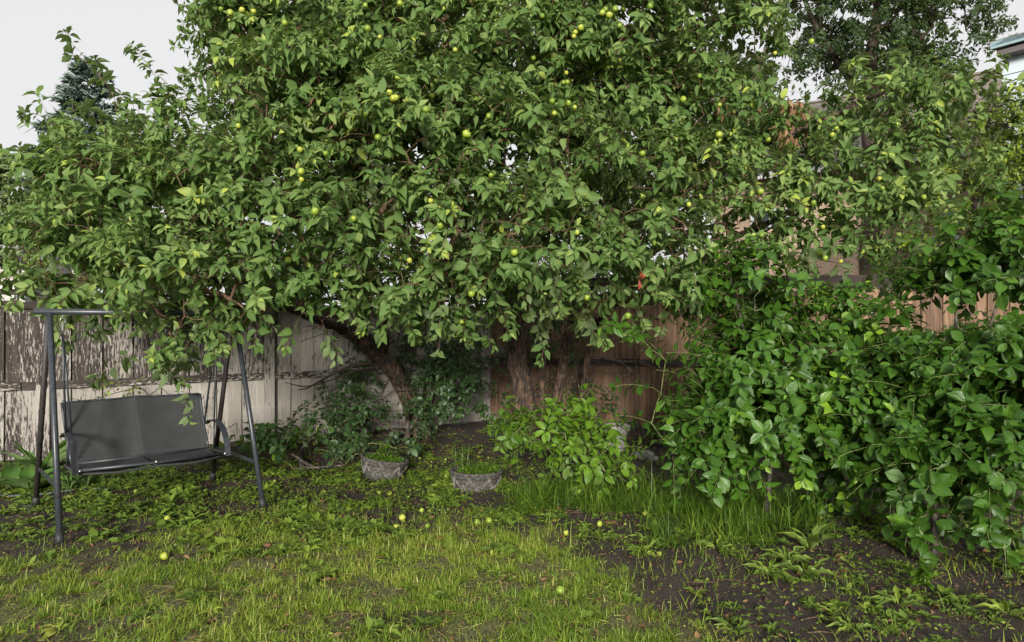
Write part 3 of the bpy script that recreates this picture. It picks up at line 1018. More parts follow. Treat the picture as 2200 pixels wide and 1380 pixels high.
# hose and cable at the fence foot
hp = np.array([G(-40, 1072), G(20, 1076), G(85, 1072), G(150, 1066), G(190, 1062), G(235, 1064)])
hp[:, 2] = [gz(p[0], p[1]) + .018 for p in hp]
mb = MB(); mb.tube(hp, .011, 10); o = mb.build('garden_hose', 'hose_plastic', None, True)
tag(o, 'thin dark grey hose lying on the ground behind the swing leg', 'hose')
c = G(52, 1102); a = np.linspace(0, 2 * math.pi * 2.6, 50)
mb = MB(); mb.tube(np.stack([c[0] + .07 * np.cos(a) + .02 * np.sin(2.3 * a), c[1] + .06 * np.sin(a), gz(c[0], c[1]) + .015 + .004 * a / 3], 1), .0022, 5)
o = mb.build('wire_coil', 'piping_thread', None, True); tag(o, 'small loose coil of pale wire on the soil at the left edge', 'wire')

# ------------------------------------------------------------------ buildings behind the fences
def at(p, z): return np.array([p[0], p[1], z])
# tan stucco house
hA = W(1535, 690, 21)[:2]; hB = W(2190, 690, 16.6)[:2]
ht = norm(hB - hA); hn = np.array([-ht[1], ht[0]])
if hn[1] < 0: hn = -hn
HL = np.linalg.norm(hB - hA); hang = math.atan2(ht[1], ht[0])
house = thing('stucco_house', 'tan stucco house with a brown shingle roof beyond the brown fence', 'house', (hA[0], hA[1], 0))
def hp_(s, d, z): return np.array([ht[0] * s + hn[0] * d, ht[1] * s + hn[1] * d, z])
def wallbox(s0, s1, z0, z1, d0=0.0, d1=.2):
    mb = MB(); c = hp_((s0 + s1) / 2, (d0 + d1) / 2, (z0 + z1) / 2); mb.box(c, (s1 - s0, d1 - d0, z1 - z0), hang); return mb
EZ = 5.9
wins = [(1.1, 2.2, 3.6, 4.9), (5.3, 6.3, 2.6, 3.8), (7.8, 8.9, 3.0, 4.3)]
mb = MB()
xs = [0] + [v for w in wins for v in w[:2]] + [HL]
for i in range(0, len(xs), 2):
    mb.box(hp_((xs[i] + xs[i + 1]) / 2, .1, EZ / 2), (xs[i + 1] - xs[i], .2, EZ), hang)
for (a0, a1, z0, z1) in wins:
    mb.box(hp_((a0 + a1) / 2, .1, z0 / 2), (a1 - a0, .2, z0), hang); mb.box(hp_((a0 + a1) / 2, .1, (z1 + EZ) / 2), (a1 - a0, .2, EZ - z1), hang)
mb.build('wall', 'stucco', house)
mb = MB(); mb.box(hp_(.1, 4.1, EZ / 2), (.2, 7.8, EZ), hang); mb.box(hp_(HL - .1, 4.1, EZ / 2), (.2, 7.8, EZ), hang); mb.box(hp_(HL / 2, 8.1, EZ / 2), (HL, .2, EZ), hang); mb.build('wall', 'stucco', house)
for (a0, a1, z0, z1) in wins:
    f = MB(); m_ = (a0 + a1) / 2
    for (cx_, cz_, w_, h_) in ((m_, z0 + .04, a1 - a0, .08), (m_, z1 - .04, a1 - a0, .08), (a0 + .04, (z0 + z1) / 2, .08, z1 - z0 - .16), (a1 - .04, (z0 + z1) / 2, .08, z1 - z0 - .16), (m_, (z0 + z1) / 2, .05, z1 - z0 - .16)):
        f.box(hp_(cx_, .05, cz_), (w_, .12, h_), hang)
    fo = f.build('window', 'trim_white', house)
    g_ = MB(); g_.box(hp_(m_, .08, (z0 + z1) / 2), (a1 - a0 - .1, .02, z1 - z0 - .1), hang); g_.build('pane', 'window_glass', fo)
# a lower rendered wing standing nearer the fence
mb = MB(); mb.box(hp_(3.9, -2.2, 1.9), (2.6, 3.4, 3.8), hang); mb.build('wing_wall', 'stucco_shaded', house)
# roof with shingle courses
RZ = 9.0
mb = MB(); rows = 22
rf = MB()
rf.beam(hp_(-.4, 4.1, RZ), hp_(HL + .4, 4.1, RZ), .25, .06)
ridge = rf.build('roof', 'shingle', house)
for side in (0, 1):
    for k in range(rows):
        t0, t1 = k / rows, (k + 1.25) / rows
        d0 = -.5 + 4.6 * t0 if side == 0 else 8.7 - 4.6 * t0
        d1 = -.5 + 4.6 * min(1, t1) if side == 0 else 8.7 - 4.6 * min(1, t1)
        z0_ = EZ - .1 + (RZ - EZ + .1) * t0 + .03; z1_ = EZ - .1 + (RZ - EZ + .1) * min(1, t1)
        q = [hp_(-.4, d0, z0_), hp_(HL + .4, d0, z0_), hp_(HL + .4, d1, z1_), hp_(-.4, d1, z1_)]
        V = q + [p - np.array([0, 0, .05]) for p in q]
        sm = MB(); sm.add(V, [(0, 1, 2, 3), (7, 6, 5, 4), (0, 4, 5, 1), (1, 5, 6, 2), (2, 6, 7, 3), (3, 7, 4, 0)])
        sm.build('shingle_course', 'shingle', ridge)
mb = MB(); mb.box(hp_(HL / 2, -.52, EZ - .12), (HL + .8, .06, .18), hang); mb.build('fascia', 'trim_white', house)
for s_ in (.0, HL - .2):
    mb = MB(); V = [hp_(s_, 0, EZ), hp_(s_, 8.2, EZ), hp_(s_, 4.1, RZ - .1), hp_(s_ + .2, 0, EZ), hp_(s_ + .2, 8.2, EZ), hp_(s_ + .2, 4.1, RZ - .1)]
    mb.add(V, [(0, 1, 2), (5, 4, 3), (0, 3, 4, 1), (1, 4, 5, 2), (2, 5, 3, 0)]); mb.build('gable', 'stucco', house)

# pale blue lap-sided house at the right edge
sA = W(2152, 690, 13.0)[:2]; sB = W(2560, 690, 10.9)[:2]
st_ = norm(sB - sA); sn = np.array([-st_[1], st_[0]]); sang = math.atan2(st_[1], st_[0]); SL = np.linalg.norm(sB - sA)
sh = thing('sided_house', 'pale blue lap-sided house with a blue eave at the right edge above the maple', 'house', (sA[0], sA[1], 0))
def sp_(s, d, z): return np.array([st_[0] * s + sn[0] * d, st_[1] * s + sn[1] * d, z])
STZ = 6.75
mb = MB(); mb.box(sp_(SL / 2, 3.1, STZ / 2), (SL - .02, 6, STZ), sang); mb.build('wall', 'siding', sh)
z = .2
course = .135
lapm = None
while z < STZ - .45:
    V = [sp_(0, 0.09, z), sp_(SL, .09, z), sp_(SL, .09, z + course), sp_(0, .09, z + course), sp_(0, .012, z), sp_(SL, .012, z), sp_(SL, .040, z + course), sp_(0, .040, z + course)]
    if lapm is None:
        m_ = MB(); m_.add([v - np.array([0, 0, z]) for v in V], [(4, 5, 6, 7), (0, 3, 2, 1), (0, 1, 5, 4), (3, 7, 6, 2), (0, 4, 7, 3), (1, 2, 6, 5)])
        lapm = mk_mesh('siding_board', np.concatenate(m_.v), m_.f, 'siding', smooth=False)
    link('siding_board', lapm, sh, (0, 0, z)); z += course
mb = MB(); mb.box(sp_(SL / 2 + .1, -.22, STZ + .06), (SL + .4, .06, .13), sang); mb.build('fascia', 'trim_blue', sh)
mb = MB(); mb.box(sp_(SL / 2 + .1, -.02, STZ - .09), (SL + .25, .3, .10), sang); mb.build('soffit', 'soffit', sh)
mb = MB(); V = [sp_(-.12, -.25, STZ + .14), sp_(SL + .45, -.25, STZ + .14), sp_(SL + .45, 6.6, STZ + .5), sp_(-.12, 6.6, STZ + .5)]
mb.add(V + [v - np.array([0, 0, .1]) for v in V], [(0, 1, 2, 3), (7, 6, 5, 4), (0, 4, 5, 1), (1, 5, 6, 2), (2, 6, 7, 3), (3, 7, 4, 0)]); mb.build('roof', 'shingle', sh)

# pale shed at the left edge: block wall under a low shake roof
kA = W(-260, 690, 13.5)[:2]; kB = W(46, 690, 13.5)[:2]
shed = thing('block_shed', 'pale block shed with a low wood shake roof beyond the left fence', 'shed', (kA[0], kA[1], 0))
KL = kB[0] - kA[0]
mb = MB(); mb.box((KL / 2, 1.6, 1.12), (KL, 3, 2.24)); mb.build('wall', 'block', shed)
bx_ = MB(); bx_.box((0, 0, 0), (.29, .05, .135)); bme = mk_mesh('block', np.concatenate(bx_.v), bx_.f, 'block', smooth=False)
for r_ in range(8):
    for k in range(int(KL / .30)):
        link('block', bme, shed, (.15 + k * .30 + (r_ % 2) * .0 + (r_ % 2) * .12 - .06, .08, 1.22 + r_ * .142))
sx_ = MB(); sx_.box((0, 0, 0), (.17, .26, .022)); sme = mk_mesh('shake', np.concatenate(sx_.v), sx_.f, 'shake', smooth=False)
rs = random.Random(2)
mb = MB(); V = [np.array(v, float) for v in ((-.1, -.25, 2.30), (KL + .1, -.25, 2.30), (KL + .1, 3.2, 2.86), (-.1, 3.2, 2.86))]
mb.add(V + [v - np.array([0, 0, .08]) for v in V], [(0, 1, 2, 3), (7, 6, 5, 4), (0, 4, 5, 1), (1, 5, 6, 2), (2, 6, 7, 3), (3, 7, 4, 0)]); rfo = mb.build('roof', 'shake', shed)
for r_ in range(14):
    for k in range(int(KL / .18) + 1):
        o = link('shake', sme, rfo, (k * .18 + rs.uniform(-.02, .02) + (r_ % 2) * .08, -.18 + r_ * .215, 2.335 + r_ * .0352 + rs.uniform(0, .02)))
        o.rotation_euler = (R(4) + rs.uniform(-.06, .06), rs.uniform(-.05, .05), rs.uniform(-.06, .06))

# black hooped arch behind the left fence
ar = W(78, 690, 10.2)
arch = thing('garden_arch', 'black hooped garden arch with dark netting behind the left end of the fence', 'garden arch', (ar[0], ar[1], 0))
for k, (x0, dy) in enumerate(((-.28, 0), (-.13, .45))):
    pts = [np.array([x0, dy, 0]), np.array([x0, dy, 1.4]), np.array([x0 + .01, dy, 2.1]), np.array([x0 + .05, dy, 2.5]), np.array([x0 + .14, dy, 2.85]), np.array([x0 + .34, dy, 3.1]), np.array([x0 + .60, dy, 3.15]), np.array([x0 + .85, dy, 2.95]), np.array([x0 + 1.0, dy, 2.4]), np.array([x0 + 1.02, dy, 0])]
    mb = MB(); mb.tube(pts, .017, 8); mb.build('hoop', 'rubber', arch, True)
V, F = [], []
for i in range(15):
    t = i / 14
    z = 3.05 - 3.0 * t
    w = .05 + .30 * math.sin(min(1, t * 1.6) * 1.2)
    for j in range(7):
        u = j / 6
        V.append((-.02 + .30 * t ** .35 * .6 + u * w * 1.6, .2 + .05 * math.sin(u * 14 + t * 3), z))
for i in range(14):
    for j in range(6):
        a = i * 7 + j; F.append((a, a + 1, a + 8, a + 7))
V2 = V + [(x, y + .01, z) for x, y, z in V]
mb = MB(); mb.add(V2, F + [tuple(k + len(V) for k in f[::-1]) for f in F]); mb.build('netting', 'dark_mesh_fabric', arch, True)
# ------------------------------------------------------------------ trees and shrubs
def plant(name, label, cat, base, limbs, lobes, dens, leaf, group=None, shell=.24, gap=.30, gseed=1, bark='apple_bark', twig='twig_bark', extra_tips=None,
          T=T_APPLE, L=.085, n=(9, 14), length=.26, droop=.35, ratio=.57, tint=(.15, .7), limit=300, spread=1.0, gfreq=1.3, up=.35, face=.5, rosette=.45, rmax=.03, r0=.0019, maxseg=.22, tipb=.2):
    base = np.asarray(base, float)
    root = thing(name, label, cat, base, group)
    sk = []
    for i, (pts, rad) in enumerate(limbs):
        P, ob = limb(root, 'trunk' if i == 0 else 'branch', pts, rad, bark, n=14 if i == 0 else 9)
        sk.append(P)
    tips, out = sample_lobes(lobes, dens, shell, gap, gseed, gfreq)
    if extra_tips is not None:
        ep, eo = extra_tips
        tips = np.concatenate([tips, ep]); out = np.concatenate([out, eo])
    chains, w = grow(sk, tips, base, max_seg=maxseg)
    (P, D, N, LL, Wd, tt), stems = shoot_leaves(tips, out, L, n, length, droop, up, ratio, spread, face, tint, rosette=rosette, tipb=tipb)
    V, F = twig_mesh(chains, w, r0, rmax)
    sv = [(s_, np.arange(4)) for s_ in stems]
    V2, F2 = twig_mesh(sv, np.ones(4), .0020, .0022, 3)
    F2 = F2 + 0
    o = link('twigs', mk_mesh('twigs', V - base, F, twig), root); o['kind'] = 'stuff'
    o = link('shoots', mk_mesh('shoots', V2 - base, F2, twig), root); o['kind'] = 'stuff'
    keep = P[:, 2] > .03
    queue_leaves(root, T, leaf, P[keep], D[keep], N[keep], LL[keep], Wd[keep], tt[keep], base, limit)
    return root

def pts_px(seq):
    return [W(*s_) for s_ in seq]

AG = 'apple trees in front of the fences'
# --- middle apple tree
tM = plant('apple_tree', 'tall middle apple tree with the thickest reddish trunk, standing behind the bright green sapling', 'apple tree', W(1136, 958, 8.76),
    [(pts_px([(1136, 966, 8.76), (1130, 890, 8.72), (1114, 780, 8.7), (1098, 680, 8.6), (1092, 590, 8.5)]), (.185, .145, .128, .128, .10)),
     (pts_px([(1096, 620, 8.55), (1062, 480, 8.2), (1003, 330, 7.9), (990, 200, 7.6), (975, 90, 7.4), (950, -120, 7.3)]), (.10, .085, .06, .045, .035, .02)),
     (pts_px([(1092, 610, 8.5), (1080, 450, 8.4), (1068, 320, 8.2), (1050, 120, 8.0), (1046, -100, 8)]), (.08, .06, .05, .04, .02)),
     (pts_px([(1092, 590, 8.5), (960, 540, 7.6), (850, 500, 6.9), (730, 440, 6.5)]), (.07, .05, .035, .02)),
     (pts_px([(1094, 600, 8.5), (1180, 480, 7.9), (1290, 330, 7.4), (1330, 160, 7.3)]), (.07, .05, .035, .02)),
     (pts_px([(1094, 640, 8.6), (1060, 600, 7.6), (1040, 560, 6.7), (1010, 560, 6.2)]), (.05, .04, .03, .02))],
    [(545, 130, 7.6, 85, 140, .9), (520, -60, 7.6, 90, 120, .9), (650, 60, 7.4, 160, 150, 1.0), (720, 230, 6.9, 190, 130, 1.0), (900, 120, 7.1, 180, 170, 1.0),
     (930, 300, 6.4, 210, 120, .9), (860, 430, 6.1, 150, 80, .7), (1010, 480, 5.9, 180, 90, .7), (1150, 350, 6.3, 170, 110, .8), (1120, 160, 7.0, 180, 140, 1.0),
     (1300, 80, 7.1, 160, 140, 1.0), (880, 600, 6.1, 110, 60, .55), (760, 560, 6.2, 90, 60, .5), (1010, 620, 6.2, 110, 55, .5), (1170, 540, 5.9, 130, 75, .6), (1190, 650, 6.2, 70, 50, .4),
     (900, -80, 7.5, 420, 120, 1.2, .6), (1000, 300, 8.6, 330, 200, 1.0, .33), (880, 500, 8.3, 200, 110, .8, .4), (1290, 630, 6.6, 50, 70, .35), (930, 640, 6.5, 80, 42, .4), (1000, 670, 6.8, 60, 35, .35), (1110, 600, 6.3, 70, 50, .4), (850, 650, 6.4, 70, 40, .35), (900, 610, 8.0, 160, 50, .6, .6)],
    128, 'apple_leaf', None, L=.109, gseed=31, gap=.29, n=(12, 19), length=.28, tipb=.20, tint=(.18, .80), droop=.45)
# --- left apple tree, leaning trunk
tL = plant('apple_tree', 'left apple tree with a leaning trunk, its low branches hanging over the garden swing', 'apple tree', W(908, 938, 9.5),
    [(pts_px([(912, 946, 9.5), (886, 880, 9.5), (850, 800, 9.4), (802, 748, 9.2), (742, 706, 9.0)]), (.15, .12, .115, .13, .12)),
     (pts_px([(742, 706, 9.0), (640, 640, 8.4), (520, 560, 7.7), (380, 500, 7.2), (230, 440, 6.9)]), (.11, .08, .06, .045, .02)),
     (pts_px([(820, 765, 9.3), (830, 640, 8.9), (760, 500, 8.2), (640, 380, 7.6), (520, 300, 7.3)]), (.085, .07, .05, .035, .02)),
     (pts_px([(742, 706, 9.0), (690, 690, 8.2), (620, 660, 7.2), (520, 640, 6.4), (420, 650, 5.9)]), (.08, .06, .045, .035, .02)),
     (pts_px([(600, 620, 8.2), (420, 600, 7.2), (250, 580, 6.7), (120, 540, 6.6)]), (.05, .04, .03, .015)),
     (pts_px([(905, 920, 9.5), (930, 850, 9.5), (950, 780, 9.4)]), (.06, .045, .02))],
    [(170, 415, 7.0, 88, 78, .8), (150, 540, 6.7, 68, 88, .7), (240, 345, 7.3, 95, 55, .8), (345, 290, 7.6, 75, 50, .6), (300, 430, 6.6, 170, 110, .9), (220, 560, 6.3, 150, 80, .7), (195, 648, 6.6, 80, 40, .35),
     (390, 590, 5.8, 140, 75, .6), (400, 665, 5.5, 100, 40, .35), (330, 745, 5.75, 70, 50, .28), (390, 770, 5.75, 36, 34, .2), (560, 600, 5.9, 120, 75, .6), (600, 660, 6.0, 80, 30, .35), (510, 420, 6.3, 160, 110, .8),
     (440, 320, 7.0, 105, 80, .8), (690, 640, 6.1, 100, 50, .45), (660, 500, 6.0, 130, 90, .7), (620, 360, 6.5, 120, 80, .7),
     (500, 450, 8.0, 300, 120, .9, .5), (280, 520, 7.6, 200, 120, .8, .5), (700, 690, 6.0, 45, 30, .2), (560, 480, 7.2, 120, 90, .5, .6), (740, 560, 7.2, 110, 60, .5, .6), (100, 390, 7.2, 28, 28, .3)],
    128, 'apple_leaf', None, L=.109, gseed=41, gap=.29, n=(12, 19), length=.28, tipb=.20, tint=(.2, .82), droop=.45,
    extra_tips=(np.array([W(*p) for p in ((158, 100, 7.2), (185, 135, 7.2), (215, 165, 7.2), (240, 200, 7.2), (250, 235, 7.2), (90, 225, 7.1), (105, 255, 7.1), (130, 285, 7.1), (310, 130, 7.3), (330, 160, 7.3), (360, 180, 7.3), (380, 215, 7.3), (20, 350, 7.1), (35, 335, 7.1), (200, 250, 7.1))]),
                norm(np.array([(-.5, 0, .5)] * 15))))
# --- right apple tree: several slimmer stems
tR = plant('apple_tree', 'right apple tree with several slim leaning stems and long boughs reaching over the brown fence', 'apple tree', W(1212, 950, 9.02),
    [(pts_px([(1180, 958, 9.0), (1192, 870, 9.0), (1214, 750, 8.9), (1236, 660, 8.8), (1290, 530, 8.4), (1370, 380, 7.9), (1420, 200, 7.6), (1440, 20, 7.5)]), (.085, .068, .062, .058, .05, .04, .03, .02)),
     (pts_px([(1246, 952, 9.1), (1254, 830, 9.1), (1276, 700, 9.0), (1330, 640, 8.8), (1400, 652, 8.6), (1446, 628, 8.4)]), (.062, .05, .045, .042, .042, .03)),
     (pts_px([(1160, 955, 9.1), (1163, 860, 9.1), (1168, 740, 9.1), (1172, 620, 9.0), (1200, 480, 8.6)]), (.05, .042, .038, .03, .02)),
     (pts_px([(1290, 530, 8.4), (1420, 440, 7.8), (1520, 368, 7.4), (1660, 303, 7.1), (1800, 243, 7.0), (1985, 160, 6.9)]), (.06, .05, .035, .028, .022, .012)),
     (pts_px([(1446, 628, 8.4), (1540, 525, 7.6), (1640, 485, 7.2), (1720, 440, 7.0), (1900, 350, 6.9), (2040, 300, 6.9)]), (.05, .04, .03, .025, .018, .01)),
     (pts_px([(1276, 700, 9.0), (1380, 560, 8.0), (1460, 500, 7.2), (1560, 480, 6.8)]), (.05, .04, .03, .015))],
    [(1450, 60, 7.3, 130, 120, .9), (1560, 110, 7.4, 90, 120, .8), (1400, 240, 7.0, 130, 110, .8), (1540, 260, 7.2, 90, 80, .7, .85), (1740, 280, 7.2, 80, 50, .5, .9), (1430, 400, 6.7, 130, 80, .7), (1580, 400, 6.8, 100, 70, .6, .85), (1340, 420, 6.4, 120, 90, .7), (1640, 340, 7.2, 120, 60, .5, .9),
     (1400, 520, 6.2, 140, 80, .6), (1340, 600, 6.2, 90, 55, .45), (1560, 530, 6.5, 100, 60, .5, .75), (1470, 590, 6.4, 80, 45, .4), (1690, 400, 6.9, 110, 60, .5, .85), (1800, 430, 6.9, 110, 60, .5, .85),
     (1740, 540, 6.7, 90, 60, .4, .8), (1860, 310, 7.0, 120, 80, .6, 1.1), (1980, 350, 6.9, 110, 80, .6), (2010, 220, 7.0, 90, 60, .5), (1900, 200, 7.1, 90, 50, .45), (2070, 190, 7.0, 40, 40, .3), (1930, 460, 6.8, 80, 50, .4, .8),
     (1450, -80, 7.5, 260, 110, 1.0, .6), (1400, 300, 8.4, 230, 170, .9, .5), (1620, 60, 7.5, 30, 60, .3), (1820, 600, 6.6, 60, 30, .25, .7), (1390, 640, 6.6, 80, 40, .35, .8), (1500, 640, 6.8, 60, 40, .3, .8), (1640, 610, 6.8, 80, 30, .3, .8), (1765, 465, 6.8, 70, 45, .4, 1), (1700, 470, 7.4, 100, 70, .4, 1), (1830, 520, 7.0, 50, 50, .3, .8), (1640, 300, 7.6, 120, 60, .5, .8), (1880, 250, 7.4, 110, 60, .5, .8)],
    124, 'apple_leaf', None, L=.108, gseed=51, gap=.33, n=(12, 19), length=.28, tipb=.20, tint=(.18, .80), droop=.45)

# --- cherry bushes on the right
CG = None
cb = dict(bark='grey_bark', twig='green_twig', T=T_CHERRY, L=.102, n=(11, 17), length=.34, droop=.45, ratio=.66, tint=(.15, .72), gfreq=1.8, up=.25, rosette=.0, r0=.0014, rmax=.012, maxseg=.18, face=.6)
def lean(base, tops, r=.02):
    return [([base, base * .5 + t * .5 + np.array([0, 0, .05]), t], (r, r * .8, r * .45)) for t in tops]
b1 = G(1646, 1112)
plant('cherry_bush', 'left cherry bush with a single thin reddish stem, in front of the brown fence', 'bush', b1,
    [([b1, W(1652, 1050, 5.6), W(1655, 990, 5.62), W(1640, 880, 5.8)], (.024, .02, .019, .015))] + lean(W(1640, 900, 5.8), [W(1540, 780, 6), W(1500, 900, 5.7), W(1620, 640, 6.1), W(1690, 760, 6), W(1560, 560, 6.1)], .015),
    [(1615, 780, 6.0, 95, 80, .45), (1540, 900, 5.8, 75, 45, .35), (1610, 640, 6.1, 80, 80, .4), (1690, 730, 6.1, 50, 60, .3), (1620, 880, 5.7, 120, 70, .45), (1560, 960, 5.7, 70, 45, .3), (1710, 910, 5.6, 60, 45, .3), (1535, 820, 5.9, 40, 30, .3), (1430, 970, 5.8, 40, 25, .2)],
    420, 'cherry_leaf', CG, gseed=61, gap=.36, extra_tips=(np.array([W(*p) for p in ((1345, 700, 6.1), (1375, 725, 6.1), (1400, 752, 6.1), (1430, 775, 6.1), (1470, 590, 6.2), (1500, 620, 6.2), (1530, 650, 6.2), (1600, 545, 6.2), (1590, 590, 6.2), (1690, 560, 6.3), (1385, 830, 6), (1420, 845, 6), (1640, 540, 6.3), (1400, 910, 5.9))]), norm(np.array([(-.8, -.1, .35)] * 14))), **cb)
b2 = G(1800, 1090)
plant('cherry_bush', 'middle cherry bush with yellow-green shoot tips, between the two other cherry bushes', 'bush', b2,
    [([b2, W(1800, 1040, 5.8), W(1810, 960, 5.8), W(1820, 860, 5.9)], (.026, .022, .02, .015))] + lean(W(1815, 920, 5.85), [W(1780, 740, 6.1), W(1880, 760, 5.9), W(1850, 660, 6.2), W(1740, 880, 5.7)], .015),
    [(1800, 800, 5.9, 90, 60, .35), (1880, 720, 6.1, 80, 60, .35), (1830, 900, 5.7, 110, 70, .45), (1760, 960, 5.7, 80, 45, .35), (1900, 950, 5.5, 90, 60, .4), (1880, 830, 5.7, 90, 60, .4), (1860, 670, 6.2, 80, 40, .3, 1), (1780, 690, 6.2, 60, 40, .3), (1700, 830, 5.9, 60, 40, .3)],
    420, 'cherry_leaf', CG, gseed=67, gap=.34, **{**cb, 'tint': (.3, .95), 'L': .092})
b3 = G(2008, 1192)
plant('cherry_bush', 'large cherry bush filling the right edge, nearest the camera', 'bush', b3,
    [([b3, W(2005, 1130, 4.7), W(2020, 1040, 4.75), W(2060, 900, 4.9)], (.024, .02, .019, .015)), ([G(2040, 1150), W(2065, 1040, 4.9), W(2100, 900, 5)], (.022, .018, .012))] + lean(W(2060, 950, 4.9), [W(2080, 700, 5.2), W(2170, 560, 5.2), W(2050, 540, 5.4), W(2180, 880, 4.7), W(2120, 1100, 4.6), W(1960, 980, 4.9)], .015),
    [(2080, 720, 5.2, 110, 90, .45), (2150, 600, 5.3, 70, 80, .35), (2150, 850, 4.9, 110, 100, .5), (2010, 840, 5.2, 90, 70, .4), (2000, 970, 4.9, 100, 70, .4), (2110, 1000, 4.7, 110, 80, .45), (2160, 1130, 4.5, 70, 55, .35), (2050, 1090, 4.7, 70, 40, .3), (1990, 690, 5.5, 70, 50, .3, .8), (2190, 480, 5.3, 40, 60, .25), (2230, 750, 5.0, 60, 200, .5), (1930, 1060, 4.9, 50, 25, .2), (2130, 1210, 4.4, 40, 20, .2), (2090, 620, 5.4, 80, 50, .35, 1.2), (2170, 520, 5.3, 60, 60, .3, 1.2), (1980, 640, 5.7, 60, 40, .3), (2060, 560, 5.5, 40, 40, .25), (2190, 680, 5.1, 60, 60, .35), (1940, 740, 5.5, 60, 50, .35)],
    440, 'cherry_leaf', CG, gseed=71, gap=.33, extra_tips=(np.array([W(*p) for p in ((2045, 520, 5.4), (2050, 560, 5.4), (2055, 600, 5.4), (1975, 560, 5.5), (2000, 590, 5.5), (2185, 440, 5.3), (1950, 720, 5.4), (2150, 500, 5.2), (1900, 1090, 4.9), (2000, 1190, 4.5))]), norm(np.array([(-.5, -.1, .6)] * 10))), **{**cb, 'L': .100})

# --- bright sapling
b4 = G(1262, 1045)
plant('plum_sapling', 'low sapling with bright yellow-green leaves in front of the middle trunks', 'sapling', b4,
    [([b4, W(1262, 960, 6.55), W(1240, 900, 6.5)], (.014, .011, .007))] + lean(W(1258, 980, 6.5), [W(1120, 910, 6.4), W(1230, 870, 6.5), W(1330, 980, 6.4), W(1180, 900, 6.4), W(1290, 1010, 6.3), W(1150, 970, 6.4)], .008),
    [(1220, 890, 6.5, 60, 30, .25), (1120, 915, 6.4, 60, 28, .2), (1190, 930, 6.3, 90, 35, .3), (1270, 960, 6.3, 80, 50, .3), (1320, 1010, 6.3, 45, 35, .22), (1100, 930, 6.4, 30, 25, .15), (1240, 1000, 6.2, 70, 30, .25)],
    430, 'sapling_leaf', bark='grey_bark', twig='green_twig', T=T_CHERRY, L=.094, n=(7, 11), length=.22, droop=.5, ratio=.6, gap=.18, gseed=81, r0=.0018, rmax=.008, face=.9, rosette=0)
# --- shaded understorey shrubs
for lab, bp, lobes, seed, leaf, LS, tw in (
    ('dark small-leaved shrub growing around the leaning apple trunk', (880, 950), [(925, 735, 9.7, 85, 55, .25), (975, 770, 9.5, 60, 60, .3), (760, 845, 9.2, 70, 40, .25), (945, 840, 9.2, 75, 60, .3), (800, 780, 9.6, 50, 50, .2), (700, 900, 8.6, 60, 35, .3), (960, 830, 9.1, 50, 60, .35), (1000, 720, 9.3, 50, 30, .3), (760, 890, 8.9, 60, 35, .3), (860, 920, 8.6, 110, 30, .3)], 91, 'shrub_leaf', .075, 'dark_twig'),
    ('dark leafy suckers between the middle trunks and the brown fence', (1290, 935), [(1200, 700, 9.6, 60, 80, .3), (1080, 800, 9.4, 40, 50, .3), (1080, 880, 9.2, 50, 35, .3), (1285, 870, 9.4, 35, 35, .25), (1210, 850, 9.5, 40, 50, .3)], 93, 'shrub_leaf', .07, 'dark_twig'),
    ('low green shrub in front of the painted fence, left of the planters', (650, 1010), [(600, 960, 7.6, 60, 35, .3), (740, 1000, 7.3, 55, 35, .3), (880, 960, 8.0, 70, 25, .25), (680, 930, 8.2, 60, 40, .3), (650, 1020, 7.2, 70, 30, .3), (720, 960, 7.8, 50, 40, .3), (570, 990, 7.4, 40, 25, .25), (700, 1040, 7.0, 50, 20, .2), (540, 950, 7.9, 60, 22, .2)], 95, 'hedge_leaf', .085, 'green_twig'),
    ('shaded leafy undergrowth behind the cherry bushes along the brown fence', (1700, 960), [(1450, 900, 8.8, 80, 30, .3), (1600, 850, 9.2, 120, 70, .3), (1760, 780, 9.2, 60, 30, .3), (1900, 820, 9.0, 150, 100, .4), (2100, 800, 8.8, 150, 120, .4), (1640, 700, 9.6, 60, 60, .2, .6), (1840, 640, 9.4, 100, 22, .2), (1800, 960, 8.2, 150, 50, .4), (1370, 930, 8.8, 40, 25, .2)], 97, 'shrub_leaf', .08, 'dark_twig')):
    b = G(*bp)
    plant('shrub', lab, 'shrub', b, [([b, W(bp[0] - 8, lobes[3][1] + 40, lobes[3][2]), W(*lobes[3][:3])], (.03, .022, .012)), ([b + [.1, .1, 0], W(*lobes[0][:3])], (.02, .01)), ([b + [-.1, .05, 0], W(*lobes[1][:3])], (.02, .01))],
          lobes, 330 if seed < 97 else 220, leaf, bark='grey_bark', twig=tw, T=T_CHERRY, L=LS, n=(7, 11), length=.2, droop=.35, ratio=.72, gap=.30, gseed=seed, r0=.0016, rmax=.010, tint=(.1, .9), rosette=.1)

cbp = G(580, 965)
plant('creeper', 'bright green creeper along the foot of the painted fence, right of the swing', 'creeper', cbp,
      [([cbp, W(580, 945, 8.4), W(575, 925, 8.5)], (.012, .009, .006)), ([cbp, W(540, 950, 8.3)], (.01, .006)), ([cbp, W(640, 955, 8.5)], (.01, .006))],
      [(520, 940, 8.3, 45, 15, .15), (580, 938, 8.4, 50, 18, .15), (640, 945, 8.5, 50, 18, .15), (490, 985, 7.6, 40, 14, .2), (600, 990, 7.5, 50, 16, .2)], 900, 'sapling_leaf', bark='dark_twig', twig='green_twig', T=T_CHERRY, L=.085, n=(4, 7), length=.12, ratio=.85, gap=.1, gseed=6, r0=.0014, rmax=.005, face=1.0)
